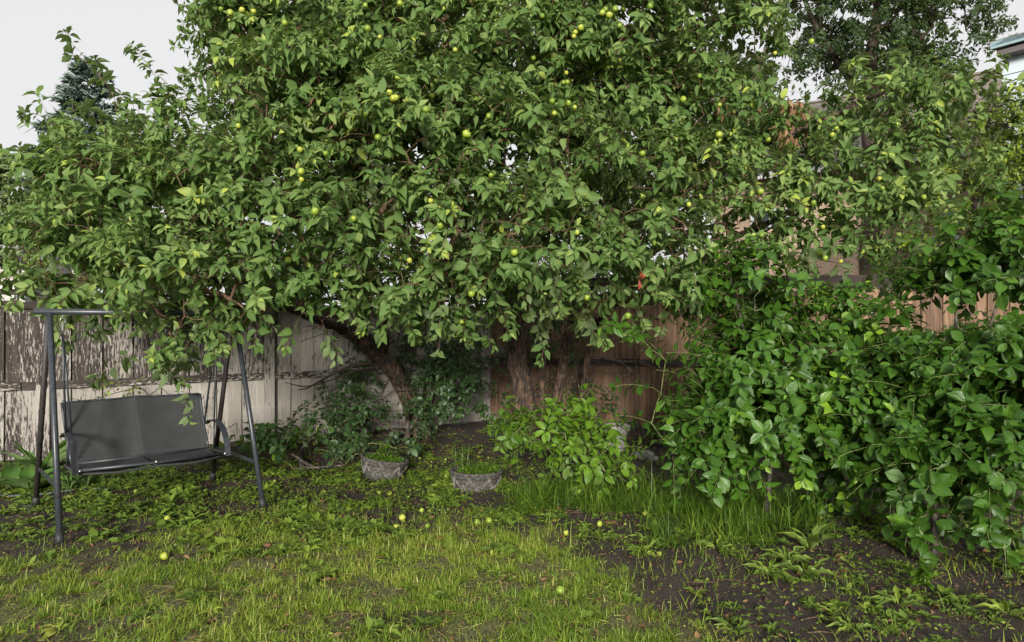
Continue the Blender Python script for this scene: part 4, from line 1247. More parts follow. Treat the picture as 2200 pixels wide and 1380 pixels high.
# sprig of pale-leaved vine climbing the painted fence behind the swing
vb = W(330, 990, 8.05); vb[2] = 0
plant('climbing_vine', 'thin vine with small leaves on the painted fence above the swing bench', 'vine', vb,
      [([vb, W(328, 930, 8.0), W(322, 850, 7.95), W(300, 830, 7.9), W(230, 850, 7.7), W(170, 868, 7.5)], (.010, .008, .006, .005, .004, .003)), ([W(322, 850, 7.95), W(345, 830, 7.95), W(372, 858, 7.9)], (.006, .005, .003))],
      [(200, 862, 7.55, 30, 10, .06), (260, 845, 7.7, 40, 12, .06), (300, 828, 7.8, 30, 10, .06), (368, 848, 7.85, 18, 16, .06), (240, 830, 7.65, 20, 10, .06), (160, 870, 7.45, 14, 8, .05)], 2200, 'weed_leaf', bark='dark_twig', twig='dark_twig', T=T_CHERRY, L=.052, n=(3, 5), length=.07, ratio=.8, gap=0, gseed=5, r0=.0014, rmax=.004)

# bare dead twigs tangled under the crowns, and the long bare bough in front of the fence
db = W(860, 800, 9.2)
mb = MB()
for k in range(130):
    c = W(*random.choice([(800, 690, 9.0), (730, 700, 8.9), (950, 590, 8.6), (1150, 700, 9.0), (1190, 780, 9.2), (1230, 820, 9.3), (1340, 780, 9.4), (1320, 690, 9.2), (1150, 330, 8.3), (880, 660, 8.8)]))
    c = c + RNG.normal(0, .16, 3)
    d = norm(RNG.normal(0, 1, 3) * [1, .6, 1.0]); l_ = random.uniform(.25, .8)
    p = [c, c + d * l_ * .5 + RNG.normal(0, .03, 3), c + d * l_ + RNG.normal(0, .05, 3)]
    mb.tube(np.array(p) - np.array(tM.location), [.006, .0045, .002], 5)
o = mb.build('dead_twigs', 'grey_bark', tM, True); o['kind'] = 'stuff'
for pts, r_ in (([(800, 780, 9.2), (750, 786, 9.1), (700, 812, 9.0), (660, 835, 8.9), (640, 838, 8.85)], (.022, .018, .015, .010, .006)), ([(806, 790, 9.2), (770, 793, 9.1), (690, 826, 9.0), (650, 832, 8.8), (612, 822, 8.7)], (.014, .012, .010, .008, .004))):
    limb(tL, 'branch', pts_px(pts), r_, 'dark_twig', 8)
for pts, r_ in (([(1290, 770, 9.3), (1340, 778, 9.2), (1385, 776, 9.1), (1400, 790, 9.1)], (.02, .014, .01, .005)), ([(1330, 775, 9.2), (1360, 800, 9.2), (1390, 820, 9.2)], (.009, .007, .003)), ([(1300, 830, 9.0), (1340, 880, 8.9), (1375, 930, 8.8)], (.01, .008, .004))):
    limb(tR, 'branch', pts_px(pts), r_, 'grey_bark', 8)

# --- background trees
def small(name, label, cat, base, trunk, lobes, dens, leaf, seed, L=.1, n=(14, 20), length=.5, gap=.36, **k):
    return plant(name, label, cat, base, trunk, lobes, dens, leaf, gseed=seed, L=L, n=n, length=length, gap=gap, T=T_SMALL, limit=0, ratio=k.pop('ratio', .55), gfreq=.9, maxseg=.5, r0=.003, rmax=.05, bark='dark_twig', twig='dark_twig', **k)
e = W(1880, 690, 15)[:2]
eb = np.array([e[0], e[1], 0])
small('elm_tree', 'large small-leaved tree against the sky above the stucco house', 'tree', eb,
      [([eb, eb + [0, 0, 4], W(1860, 180, 15), W(1900, -60, 15)], (.28, .22, .14, .08)), ([W(1860, 220, 15), W(1750, 60, 15), W(1700, -80, 15)], (.09, .06, .03)), ([W(1865, 200, 15), W(2000, 60, 15)], (.08, .03)), ([eb + [0, 0, 4], W(1700, 260, 15.5), W(1560, 230, 15.5)], (.08, .05, .02))],
      [(1760, 30, 15, 90, 80, 1.0), (1880, 60, 15, 110, 110, 1.3), (2010, 50, 15, 100, 90, 1.2), (1920, 170, 15, 110, 50, 1.0), (1690, 120, 15.3, 55, 60, .7, .6), (1560, 210, 15.5, 90, 80, .9, .55), (1640, 190, 15.5, 60, 50, .7, .5), (1900, -90, 15, 260, 80, 1.3, .7), (1830, 240, 14.5, 60, 40, .6, .8)], 44, 'elm_leaf', 101, L=.13, length=.45, n=(22, 32))
p_ = W(760, 690, 15)[:2]; pb = np.array([p_[0], p_[1], 0])
small('purple_leaved_tree', 'purple-leaved tree showing through the top of the apple crown', 'tree', pb,
      [([pb, pb + [0, 0, 4], W(760, 60, 15)], (.22, .18, .08)), ([pb + [0, 0, 4.5], W(1060, 60, 15)], (.1, .04))],
      [(640, 60, 15, 110, 90, 1.0), (800, 20, 15, 130, 100, 1.0), (780, 180, 15, 120, 90, 1.0), (1080, 80, 15, 120, 110, 1.0, .8), (940, 200, 15, 120, 90, 1.0, .8), (1200, 200, 15, 100, 90, 1.0, .6)], 26, 'purple_leaf', 103, L=.12, length=.45)
m_ = W(2092, 690, 11.4)[:2]; mbs = np.array([m_[0], m_[1], 0])
small('maple_tree', 'yellow-green leafy tree behind the brown fence at the right edge', 'tree', mbs,
      [([mbs, mbs + [0, 0, 2.6], W(2100, 250, 11.5)], (.07, .06, .03)), ([mbs + [0, 0, 2.3], W(2000, 440, 11.4)], (.04, .02)), ([mbs + [0, 0, 2.3], W(2190, 350, 11.4)], (.04, .02))],
      [(2110, 290, 11.5, 90, 65, .7), (2190, 260, 11.5, 70, 60, .7), (2050, 400, 11.4, 90, 70, .7), (2170, 400, 11.4, 90, 80, .7), (2000, 510, 11.3, 90, 55, .6), (2120, 500, 11.3, 90, 50, .6, .6), (2190, 520, 11.2, 60, 60, .6), (1950, 420, 11.6, 60, 60, .6), (2250, 350, 11.5, 80, 130, .8), (1930, 560, 11.3, 50, 30, .3)], 110, 'maple_leaf', 105, L=.095, length=.35, n=(14, 20), gap=.3, tint=(.0, .85), ratio=.8)
h_ = W(1500, 690, 12.6)[:2]; hb = np.array([h_[0], h_[1], 0])
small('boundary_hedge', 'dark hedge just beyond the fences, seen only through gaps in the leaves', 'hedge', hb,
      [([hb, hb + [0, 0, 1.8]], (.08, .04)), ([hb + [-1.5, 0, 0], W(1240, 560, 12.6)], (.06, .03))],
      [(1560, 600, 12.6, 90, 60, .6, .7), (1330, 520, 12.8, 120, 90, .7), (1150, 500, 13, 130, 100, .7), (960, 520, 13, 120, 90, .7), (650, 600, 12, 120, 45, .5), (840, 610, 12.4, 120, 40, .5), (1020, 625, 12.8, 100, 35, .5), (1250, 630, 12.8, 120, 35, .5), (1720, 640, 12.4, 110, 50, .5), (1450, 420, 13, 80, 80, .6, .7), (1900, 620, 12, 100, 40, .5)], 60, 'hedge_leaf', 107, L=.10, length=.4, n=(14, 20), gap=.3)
y_ = W(70, 690, 12.2)[:2]; yb = np.array([y_[0], y_[1], 0])
small('garden_shrub', 'yellow-green shrub beyond the left fence behind the black arch', 'shrub', yb, [([yb, yb + [0, 0, 2.2]], (.05, .02))],
      [(72, 590, 12.2, 34, 60, .4), (110, 560, 12.4, 50, 60, .4), (60, 520, 12.4, 30, 40, .4)], 160, 'maple_leaf', 109, L=.06, length=.25, gap=.15, tint=(.2, .8))

def conifer(name, label, px, py_top, d, h_frac, rbase, leaf, seed, z0=1.0, dens=1.0, droop=-.1, lenk=.20):
    top = W(px, py_top, d); b = np.array([top[0], top[1], 0]); H = top[2]
    root = thing(name, label, 'conifer', b)
    mb = MB(); mb.tube([(0, 0, 0), (0, 0, H * .5), (0, 0, H)], [.16, .10, .01], 10); mb.build('trunk', 'grey_bark', root, True)
    rs = np.random.default_rng(seed)
    P, D, N, Lf = [], [], [], []
    tw = MB()
    z = H - .1
    while z > z0:
        f = (H - z) / (H - z0)
        nb = int(6 + 3 * f)
        for k in range(nb):
            a = rs.random() * 6.283
            Lb = rbase * (f ** .8) * rs.uniform(.8, 1.1) + .1
            d_ = np.array([math.cos(a), math.sin(a), .35 - .5 * f + droop])
            e_ = np.array([0, 0, z]) + d_ * Lb + np.array([0, 0, .12 * Lb])
            tw.tube([(0, 0, z), np.array([0, 0, z]) + d_ * Lb * .6, e_], [.02, .012, .004], 4, cap=False)
            m = int(Lb * 130 * dens) + 8
            t = rs.random(m) ** .7
            p = np.array([0, 0, z]) + d_ * Lb * t[:, None] + np.array([0, 0, .12 * Lb]) * (t ** 2)[:, None]
            side = norm(np.cross(d_, [0, 0, 1.0]))
            sg = rs.choice([-1, 1], m)
            p = p + side * (sg * rs.random(m) * .28 * Lb * (1 - .6 * t))[:, None]
            dd = norm(d_ + side * (sg * .7)[:, None] + rs.normal(0, .25, (m, 3)) + np.array([0, 0, .1]))
            P.append(p); D.append(dd); N.append(norm(d_) * .9 + np.array([0, 0, .5]) + rs.normal(0, .8, (m, 3))); Lf.append(rs.uniform(.7, 1.2, m) * lenk)
        z -= .26
    tw.build('branches', 'dark_twig', root, True)['kind'] = 'stuff'
    P, D, N, Lf = map(np.concatenate, (P, D, N, Lf))
    o = leaves('needles', T_SMALL, P, D, N, Lf, Lf * .2, rs.random(len(P)), leaf, root); o['kind'] = 'stuff'
conifer('spruce_tree', 'blue spruce top rising behind the upper left of the apple crown', 188, 135, 22, 1, 2.1, 'spruce_leaf', 1, z0=4.0, dens=1.0, lenk=.34)
conifer('pine_tree', 'pale green conifer cut by the left edge above the shed', -30, 330, 17, 1, 2.3, 'pine_leaf', 2, z0=1.5, dens=.8, lenk=.34)

# ------------------------------------------------------------------ small ground plants that are things
def rosette(name, label, cat, px, py, nl, L, leaf, T=T_WEED, upr=.6, ratio=.3, group=None, tint=(.3, .8), limit=40, ln='leaf'):
    c = G(px, py); z = gz(c[0], c[1]); c[2] = z
    root = thing(name, label, cat, c, group)
    az = np.arange(nl) * 2.4 + RNG.random(nl) * .5
    el = RNG.uniform(upr * .5, upr * 1.3, nl)
    D = np.stack([np.cos(az), np.sin(az), el], 1)
    N = np.stack([-np.cos(az) * el, -np.sin(az) * el, np.ones(nl)], 1)
    P = c + np.stack([np.cos(az), np.sin(az), np.zeros(nl)], 1) * .01
    LL = L * RNG.uniform(.6, 1.15, nl)
    queue_leaves(root, T, leaf, P, D, N, LL, LL * ratio * RNG.uniform(.8, 1.2, nl), RNG.uniform(*tint, nl), c, limit, ln)
    return root
for k, (px, py, L_) in enumerate(((20, 1056, .30), (62, 1062, .30), (98, 1050, .24))):
    rosette('hosta_plant', ['broad-leaved hosta at the far left by the fence foot', 'broad-leaved hosta beside the rear swing leg', 'smaller hosta right behind the rear swing leg'][k], 'hosta', px, py, 10, L_, 'hosta_leaf', T_BIG, 1.6, .48, 'hostas at the fence foot')
for k, (px, py) in enumerate(((150, 1062), (185, 1060), (88, 1035), (1250, 975))):
    rosette('daylily_plant', ['tuft of strap leaves under the left end of the swing bench', 'second tuft of strap leaves under the swing bench, to the right', 'tall strap leaves at the rear swing leg', 'upright strap-leaved plant behind the planters'][k], 'daylily', px, py, 12, .26 if k != 2 else .5, 'hosta_leaf', T_BIG, 2.0 if k != 2 else 2.5, .07)
dl = [(1740, 1178, 'tall dock plant with upright leaves under the middle cherry bush', .24, 1.6), (1690, 1215, 'dandelion on bare soil below the left cherry bush', .17, .8), (1730, 1240, 'large dandelion on bare soil, nearest below the dock plant', .19, .7),
      (1655, 1245, 'dandelion on bare soil left of the large one', .16, .7), (1540, 1190, 'dandelion at the edge of the tall grass', .15, .8), (1395, 1175, 'bushy weed between tall grass and lawn', .13, 1.0),
      (1290, 1170, 'weed in front of the sapling on dark soil', .12, .8), (1930, 1300, 'leafy weed at the lower right', .15, .8), (2165, 1320, 'dandelion in the lower right corner', .17, .6), (1380, 1200, 'flat dandelion beside the lawn edge', .15, .5),
      (1150, 1095, 'dandelion right of the upright planter', .15, .8), (660, 1180, 'dandelion growing in the upper lawn edge', .12, .9), (1830, 1345, 'low weed at the bottom right on soil', .12, .6), (1585, 1355, 'weed tuft at the bottom of the bare soil', .14, .9)]
for px, py, lab, L_, u_ in dl:
    rosette('weed_plant', lab, 'weed', px, py, 11, L_, 'weed_leaf', T_WEED, u_, .2)
# leafy stems standing in and beside the planters
for px, py, d, h_, lab, L_ in ((1003, 1000, 6.45, .26, 'leafy weed stems growing out of the upright planter', .06), (828, 985, 6.95, .2, 'tall weed growing out of the tilted planter', .07), (985, 990, 7.0, .3, 'thin leafy stem behind the upright planter', .06), (1975, 1270, 4.2, .2, 'young leafy suckers at the foot of the large cherry bush', .07)):
    c = W(px, py, d); c[2] = .15 if d < 7 and px < 1200 and py > 980 and 'behind' not in lab else 0
    if px > 1200: c = G(px, py)
    root = thing('leafy_weed', lab, 'weed', c)
    mb = MB(); P, D, N, LL = [], [], [], []
    for s_ in range(4):
        t_ = c + [random.uniform(-.08, .08), random.uniform(-.06, .06), h_ * random.uniform(.7, 1.1)]
        b_ = c + [random.uniform(-.04, .04), random.uniform(-.04, .04), 0]
        mb.tube([b_ - c, (b_ + t_) / 2 - c, t_ - c], [.003, .0025, .0015], 5)
        for q in np.linspace(.25, 1, 7):
            for _ in range(2):
                a = random.random() * 6.28
                P.append(b_ + (t_ - b_) * q); D.append((math.cos(a), math.sin(a), .15)); N.append((0, 0, 1)); LL.append(L_ * random.uniform(.7, 1.1))
    mb.build('stems', 'green_twig', root, True)
    LL = np.array(LL)
    queue_leaves(root, T_CHERRY, 'sapling_leaf', np.array(P), np.array(D), np.array(N, float), LL, LL * .6, RNG.uniform(.1, .6, len(LL)), c, 60)

flush_leaves()

# dead brown and red leaves hanging in the right tree
def hang(parent, name, mat, px0, py0, sx, sy, d, n, L):
    P = np.array([W(px0 + random.gauss(0, sx), py0 + random.gauss(0, sy), d + random.gauss(0, .05)) for _ in range(n)])
    D = norm(np.array([0, 0, -1.0]) + RNG.normal(0, .4, (n, 3))); N = norm(np.array([0, -1.0, .2]) + RNG.normal(0, .5, (n, 3)))
    o_ = np.array(parent.location)
    for m4, t in zip(leaf_frames(P - o_, D, N, np.full(n, L), np.full(n, L * .45)), RNG.random(n)):
        link(name, template_mesh(T_APPLE, mat, int(t * 11)), parent, mat=Matrix(m4.tolist()))
hang(tR, 'dead_leaf', 'dead_leaf', 1690, 225, 22, 10, 6.45, 22, .085)
hang(tR, 'dead_leaf', 'dead_leaf', 1690, 285, 14, 10, 6.4, 14, .085)
hang(tR, 'dead_leaf', 'dead_leaf', 1560, 220, 14, 16, 6.45, 8, .075)
hang(tR, 'red_leaf', 'red_leaf', 1378, 595, 7, 14, 5.75, 9, .05)

# ------------------------------------------------------------------ apples
def apple_mesh(seed):
    rs = np.random.default_rng(seed)
    prof = [(0, .36), (.10, .40), (.28, .46), (.43, .36), (.50, .12), (.48, -.12), (.38, -.34), (.22, -.45), (.08, -.43), (0, -.38)]
    n = 12; V = [(0, 0, prof[0][1])]; F = []
    for pr, pz in prof[1:-1]:
        for k in range(n):
            a = 2 * math.pi * k / n; w = 1 + .03 * math.cos(5 * a) * (pz < 0)
            V.append((pr * math.cos(a) * w, pr * math.sin(a) * w, pz))
    V.append((0, 0, prof[-1][1])); m = len(prof) - 2
    for k in range(n):
        F.append((0, 1 + k, 1 + (k + 1) % n))
        for i in range(m - 1):
            a = 1 + i * n
            F.append((a + k, a + n + k, a + n + (k + 1) % n, a + (k + 1) % n))
        F.append((1 + (m - 1) * n + k, len(V) - 1, 1 + (m - 1) * n + (k + 1) % n))
    V = np.array(V) * rs.uniform(.94, 1.05, 3)
    return V, F
AM = []
for q in range(4):
    V, F = apple_mesh(q); AM.append(mk_mesh('apple', V, F, 'apple_skin'))
V, F = apple_mesh(9); AR = mk_mesh('fallen_apple', V * [1, 1, .9], F, 'apple_rotten')
stk = MB(); stk.tube([(0, 0, .3), (.03, 0, .6), (.02, .05, .95)], .035, 5); SM = mk_mesh('stalk', np.concatenate(stk.v), stk.f, 'apple_stalk')
apx = [(837, 199), (845, 212), (851, 210), (877, 214), (855, 167), (790, 62), (785, 12), (816, 80), (859, 8), (953, 20), (788, 248), (755, 276), (812, 296), (928, 206), (915, 236), (1001, 288), (1006, 290), (1055, 377), (980, 205), (1113, 130), (978, 108),
       (645, 322), (648, 386), (647, 369), (513, 271), (925, 432), (946, 485), (677, 454), (1013, 632), (992, 692), (1261, 640), (1349, 679), (1404, 522), (1105, 543), (1240, 500), (1294, 28), (1301, 21), (1309, 33), (1322, 20), (1339, 20), (1351, 27), (1331, 56), (1397, 14),
       (1248, 60), (1236, 70), (1233, 79), (1255, 130), (1217, 157), (1211, 178), (1219, 177), (1221, 222), (1235, 231), (1186, 218), (1191, 244), (1503, 164), (1468, 214), (1546, 226), (1545, 290), (1665, 115), (1743, 90), (1788, 290), (1797, 276), (1895, 197), (1889, 384), (1896, 405), (1887, 450), (1748, 436), (1985, 424), (1636, 506), (1634, 412), (1768, 488), (1773, 555),
       (1762, 546), (1806, 562), (1635, 545), (1541, 551), (520, 22), (545, 25), (495, 28), (612, 50), (1146, 125), (475, 20), (1050, 250), (1165, 35), (1330, 130), (700, 330), (880, 560), (1480, 440), (1650, 300), (1380, 330), (620, 560), (760, 470)]
fx, fy, fp, fq = FRONT
apple_q = {i: q['parent'] for i, q in enumerate(PENDING) if q['parent'].name.startswith('apple_tree')}
isap = np.array([i in apple_q for i in fq])
ax_, ay_, ap_, aq_ = fx[isap], fy[isap], fp[isap], fq[isap]
for i, (px, py) in enumerate(apx):
    dd = np.hypot(ax_ - px, ay_ - py)
    near = np.argsort(dd)[:5]
    j = near[np.argmin(ap_[near, 1])]
    par = apple_q[int(aq_[j])]
    d = ap_[j, 1] - .03
    p = W(px, py, d) - np.array(par.location)
    s_ = random.uniform(.040, .060)
    o = link('apple', AM[i % 4], par, p)
    o.scale = (s_,) * 3; o.rotation_euler = (random.uniform(-.5, .5), random.uniform(-.5, .5), random.random() * 6)
    st2 = link('stalk', SM, o)

fallen = [(386, 1067, .06), (407, 1027, .05), (360, 1126, .055), (695, 1065, .05), (815, 1056, .045), (837, 1060, .045), (864, 1120, .06), (852, 1137, .06), (1025, 1132, .055), (1051, 1131, .055), (906, 1101, .045), (918, 1142, .045), (353, 1200, .06),
          (1203, 1281, .055), (1288, 1138, .05), (1216, 1158, .045), (1743, 1168, .05), (1387, 1114, .04), (565, 993, .045), (675, 958, .04), (1028, 985, .04), (957, 992, .035), (902, 986, .035), (1385, 1118, .04), (736, 1120, .045), (292, 1067, .045), (1093, 1058, .04), (590, 1040, .04)]
FALLEN_LABELS = ['green fallen apple on the soil under the middle of the swing bench', 'green fallen apple under the swing bench, just behind the one under its middle', 'yellow fallen apple in front of the swing bench', 'fallen apple below the low shrub, between swing and tilted planter', 'left one of two small fallen apples at the foot of the tilted planter', 'right one of two small fallen apples at the foot of the tilted planter', 'upper of two large fallen apples below the tilted planter', 'lower of two large fallen apples below the tilted planter', 'left one of a pair of fallen apples below the upright planter', 'right one of a pair of fallen apples below the upright planter', 'small fallen apple between the tilted planter and the pair below the upright planter', 'small fallen apple on the lawn edge, right of the two large ones', 'green fallen apple in the grass right of the front swing leg', 'green fallen apple lying alone in the middle of the lawn', 'yellow fallen apple on dark soil below the sapling', 'fallen apple on dark soil left of the yellow one below the sapling', 'green fallen apple under the dock plant', 'tiny fallen apple at the front edge of the tall grass', 'fallen apple in the shade behind the right front swing leg', 'small fallen apple among the leaves of the low shrub left of the planters', 'fallen apple on bare soil behind the upright planter', 'small fallen apple on soil between the two planters, nearest the upright one', 'small fallen apple on soil just behind the tilted planter', 'second tiny fallen apple at the front edge of the tall grass', 'small fallen apple on the weeds left of the two large ones', "small fallen apple on the soil left of the swing bench's middle", 'small fallen apple touching the right side of the upright planter', 'small fallen apple on soil right of the right front swing leg']
for i, (px, py, s_) in enumerate(fallen):
    c = G(px, py)
    o = link('fallen_apple', AM[i % 4], None, (float(c[0]), float(c[1]), gz(c[0], c[1]) + s_ * .42))
    s_ *= .9
    o.scale = (s_,) * 3; o.rotation_euler = (random.uniform(-1.2, 1.2), random.uniform(-1.2, 1.2), random.random() * 6)
    lab = FALLEN_LABELS[i]
    tag(o, lab, 'apple', 'apples fallen on the ground')
for i, (px, py) in enumerate(((693, 1080), (736, 1111), (945, 1165), (1200, 1102), (575, 1180), (1095, 1010), (650, 1175))):
    c = G(px, py); o = link('fallen_apple', AR, None, (float(c[0]), float(c[1]), gz(c[0], c[1]) + .015)); o.scale = (.05, .045, .035)
    tag(o, 'rotten brown apple ' + ['below the low shrub left of the planters', 'between the swing and the tilted planter on the lawn edge', 'in the grass below the two planters', 'at the left edge of the tall grass', 'on the lawn right of the swing', 'beside the rim of the upright planter, on its right', 'on the lawn edge under the low shrub'][i], 'apple', 'rotten apples on the ground')

# ------------------------------------------------------------------ grass, weeds, litter
def grass_template():
    V = np.array([(-.5, 0, 0), (.5, 0, 0), (-.42, .5, -.06), (.42, .5, -.06), (0, 1, -.32)], float)
    F = np.array([(0, 1, 3), (0, 3, 2), (2, 3, 4)])
    UV = np.array([(0, 0), (1, 0), (0, .5), (1, .5), (.5, 1)], float)
    return V, F, UV
T_GRASS = grass_template()

def scatter(n, x0, x1, y0, y1):
    return RNG.uniform(x0, x1, n), RNG.uniform(y0, y1, n)

# lawn
x, y = scatter(700000, -5.2, 4.2, 2.6, 6.2)
dens = lawn_at(x, y)
P3 = np.stack([x, y, 0 * x], -1)
clump = vnoise(P3, 11, 31) * .7 + vnoise(P3, 3.2, 32) * .3
far = np.clip(1.15 - (y - 3) * .12, .5, 1)
keep = (np.abs(x / y) < .86) & (RNG.random(len(x)) < dens * far * np.clip((clump - .33) * 3.4, .04, 1) * .9)
x, y, cl = x[keep], y[keep], clump[keep]
n = len(x)
az = RNG.random(n) * 6.283; lean_ = np.abs(RNG.normal(.9, .95, n))
D = np.stack([np.cos(az) * lean_, np.sin(az) * lean_, np.ones(n)], 1)
N = np.stack([-np.cos(az), -np.sin(az), lean_], 1) + RNG.normal(0, .3, (n, 3))
L = RNG.gamma(5, .0086, n) * (.55 + .85 * cl)
tint = np.clip(RNG.normal(.46, .2, n) + (vnoise(np.stack([x, y, 0 * x], -1), 1.4, 33) - .5) * .5, 0, 1)
straw = RNG.random(n) < .08
tint[straw] = RNG.uniform(.9, 1, straw.sum())
P = np.stack([x, y, ground_z(x, y) - .004], 1)
lawn = leaves('lawn_grass', T_GRASS, P, D, N, L, RNG.uniform(.0026, .0054, n), tint, 'grass_blade')
tag(lawn, 'short patchy yellow-green lawn with straw among the blades', 'grass', kind='stuff')
print('lawn blades', n)
# flattened dry thatch between the blades
x, y = scatter(90000, -4.8, 3.6, 2.7, 5.9)
keep = (np.abs(x / y) < .84) & (RNG.random(len(x)) < lawn_at(x, y) * .30)
x, y = x[keep], y[keep]; n = len(x); az = RNG.random(n) * 6.283
D = np.stack([np.cos(az), np.sin(az), RNG.normal(.12, .15, n)], 1); N = np.array([0, 0, 1.0]) + RNG.normal(0, .3, (n, 3))
tag(leaves('lawn_thatch', T_GRASS, np.stack([x, y, ground_z(x, y) + RNG.random(n) * .018 + .003], 1), D, N, RNG.gamma(5, .010, n), RNG.uniform(.002, .004, n), RNG.uniform(.72, 1, n), 'grass_blade'),
    'flattened dry straw-coloured thatch in the lawn', 'thatch', kind='stuff')
# sparse blades on the soil
x, y = scatter(60000, -6, 5.5, 2.8, 9.5)
P3 = np.stack([x, y, 0 * x], -1)
keep = (np.abs(x / y) < .85) & (RNG.random(len(x)) < np.clip((vnoise(P3, 4.5, 41) - .52) * 6, 0, 1) * .55 * (1 - lawn_at(x, y)) * np.clip((7.8 - y) / 2, .1, 1))
x, y = x[keep], y[keep]; n = len(x)
az = RNG.random(n) * 6.283; lean_ = np.abs(RNG.normal(.5, .4, n))
D = np.stack([np.cos(az) * lean_, np.sin(az) * lean_, np.ones(n)], 1); N = np.stack([-np.cos(az), -np.sin(az), lean_], 1)
tag(leaves('sparse_grass', T_GRASS, np.stack([x, y, ground_z(x, y) - .004], 1), D, N, RNG.gamma(6, .012, n), RNG.uniform(.003, .006, n), np.clip(RNG.normal(.4, .2, n), 0, 1), 'grass_blade'),
    'thin stray grass blades on the dark soil', 'grass', kind='stuff')
# tall grass below the sapling and cherry bushes
cx = RNG.uniform(0, 1, 500)
tx, ty = [], []
for px0, px1, py0, py1, m in ((1110, 1560, 1050, 1112, 190), (1500, 1780, 1065, 1150, 85), (1400, 1640, 1110, 1185, 38)):
    q = np.stack([RNG.uniform(px0, px1, m), RNG.uniform(py0, py1, m)], 1)
    for a_, b_ in q:
        g_ = G(a_, b_); tx.append(g_[0]); ty.append(g_[1])
tx, ty = np.array(tx), np.array(ty)
rep = 26
az0 = RNG.random(len(tx)) * 6.283
n = len(tx) * rep
tuft_h = np.repeat(RNG.uniform(.55, 1.2, len(tx)), rep)
x = np.repeat(tx, rep) + RNG.normal(0, .045, n); y = np.repeat(ty, rep) + RNG.normal(0, .035, n)
az = RNG.random(n) * 6.283 + 0 * np.repeat(az0, rep); lean_ = np.abs(RNG.normal(.8, .75, n))
D = np.stack([np.cos(az) * lean_, np.sin(az) * lean_, np.ones(n)], 1); N = np.stack([-np.cos(az), -np.sin(az), lean_], 1)
def tallT():
    V, F, UV = [], [], []
    for i, t in enumerate((0, .33, .66)):
        for s_ in (-.5, .5): V.append((s_ * (1 - .3 * t), t, -.45 * t * t)); UV.append((s_ + .5, t))
    V.append((0, .93, -.62)); UV.append((.5, 1))
    F = [(0, 1, 3), (0, 3, 2), (2, 3, 5), (2, 5, 4), (4, 5, 6)]
    return np.array(V, float), np.array(F), np.array(UV, float)
tg = leaves('tall_grass', tallT(), np.stack([x, y, ground_z(x, y)], 1), D, N, RNG.gamma(8, .026, n) * tuft_h, RNG.uniform(.0035, .0065, n), np.clip(RNG.normal(.40, .20, n) + np.repeat(RNG.normal(0, .25, len(tx)), rep), 0, 1), 'tall_grass')
tag(tg, 'long arching green grass below the sapling and the left cherry bush', 'grass', kind='stuff')
# broad-leaved ground weeds
x, y = scatter(44000, -6.5, 5.5, 2.9, 10)
P3 = np.stack([x, y, 0 * x], -1)
px, py = to_px(P3)
zone = np.where((px < 1120) & (y > 4.6), 1.0, .40) * np.clip((8.2 - y) / 1.6, .10, 1) * (1 - .85 * lawn_at(x, y))
zone = np.where((px > 1120) & (y > 6), zone * .3, zone)
zone = np.where((px < 330) & (y < 5.4), zone * .35, zone)
keep = (np.abs(x / y) < 1.02) & (RNG.random(len(x)) < zone * np.clip((vnoise(P3, 3.4, 51) - .36) * 4, 0, 1) * .8)
x, y = x[keep], y[keep]; m = len(x)
nl = 7; n = m * nl
size = np.minimum(.085, RNG.gamma(3.4, .0135, m)) * np.where(px[keep] > 1120, .72, 1.0) * np.clip(1.2 - (y - 4) * .05, .8, 1.2)
az = (np.repeat(RNG.random(m) * 6.28, nl) + np.tile(np.arange(nl) * 2.4, m)); el = np.abs(RNG.normal(.55, .35, n))
D = np.stack([np.cos(az), np.sin(az), el], 1); N = np.stack([-np.cos(az) * el, -np.sin(az) * el, np.ones(n)], 1) + RNG.normal(0, .25, (n, 3))
z = ground_z(x, y)
P = np.stack([np.repeat(x, nl) + np.cos(az) * .006, np.repeat(y, nl) + np.sin(az) * .006, np.repeat(z, nl) + .002], 1)
L = np.repeat(size, nl) * RNG.uniform(.6, 1.2, n)
WW = L * np.repeat(RNG.uniform(.32, .75, m), nl); TT = np.clip(np.repeat(RNG.normal(.45, .2, m), nl) + RNG.normal(0, .08, n), 0, 1)
tooth = np.repeat(RNG.random(m) < .20, nl); WW = np.where(tooth, L * .26, WW)
for sel, T_, nm, lab in ((tooth, T_WEED, 'toothed_weeds', 'low weeds with narrow toothed leaves scattered over the dark soil'), (~tooth, T_LITE, 'ground_weeds', 'mixed low broad-leaved weeds and seedlings covering the dark soil')):
    tag(leaves(nm, T_, P[sel], D[sel], N[sel], L[sel], WW[sel], TT[sel], 'weed_leaf'), lab, 'weeds', kind='stuff')
# small clover-like cover
x, y = scatter(110000, -6.5, 3.5, 3.4, 9)
P3 = np.stack([x, y, 0 * x], -1); px, py = to_px(P3)
zone = np.where((px < 1130) & (y > 5.0) & (y < 7.6), .9, .22) * (1 - .9 * lawn_at(x, y))
keep = (np.abs(x / y) < 1.02) & (RNG.random(len(x)) < zone * np.clip((vnoise(P3, 5, 61) - .42) * 5, 0, 1) * .55)
x, y = x[keep], y[keep]; n = len(x); rep = 3
az = RNG.random(n * rep) * 6.283
h_ = np.repeat(RNG.uniform(.008, .05, n), rep)
P = np.stack([np.repeat(x, rep), np.repeat(y, rep), np.repeat(ground_z(x, y), rep) + h_], 1)
D = np.stack([np.cos(az), np.sin(az), RNG.normal(.1, .2, n * rep)], 1); N = np.array([0, 0, 1.0]) + RNG.normal(0, .3, (n * rep, 3))
L = RNG.uniform(.012, .030, n * rep)
tag(leaves('creeping_ground_cover', T_SMALL, P, D, N, L, L * .85, np.clip(RNG.normal(.5, .2, n * rep), 0, 1), 'weed_leaf'), 'tiny round leaves creeping over the soil around the planters', 'ground cover', kind='stuff')
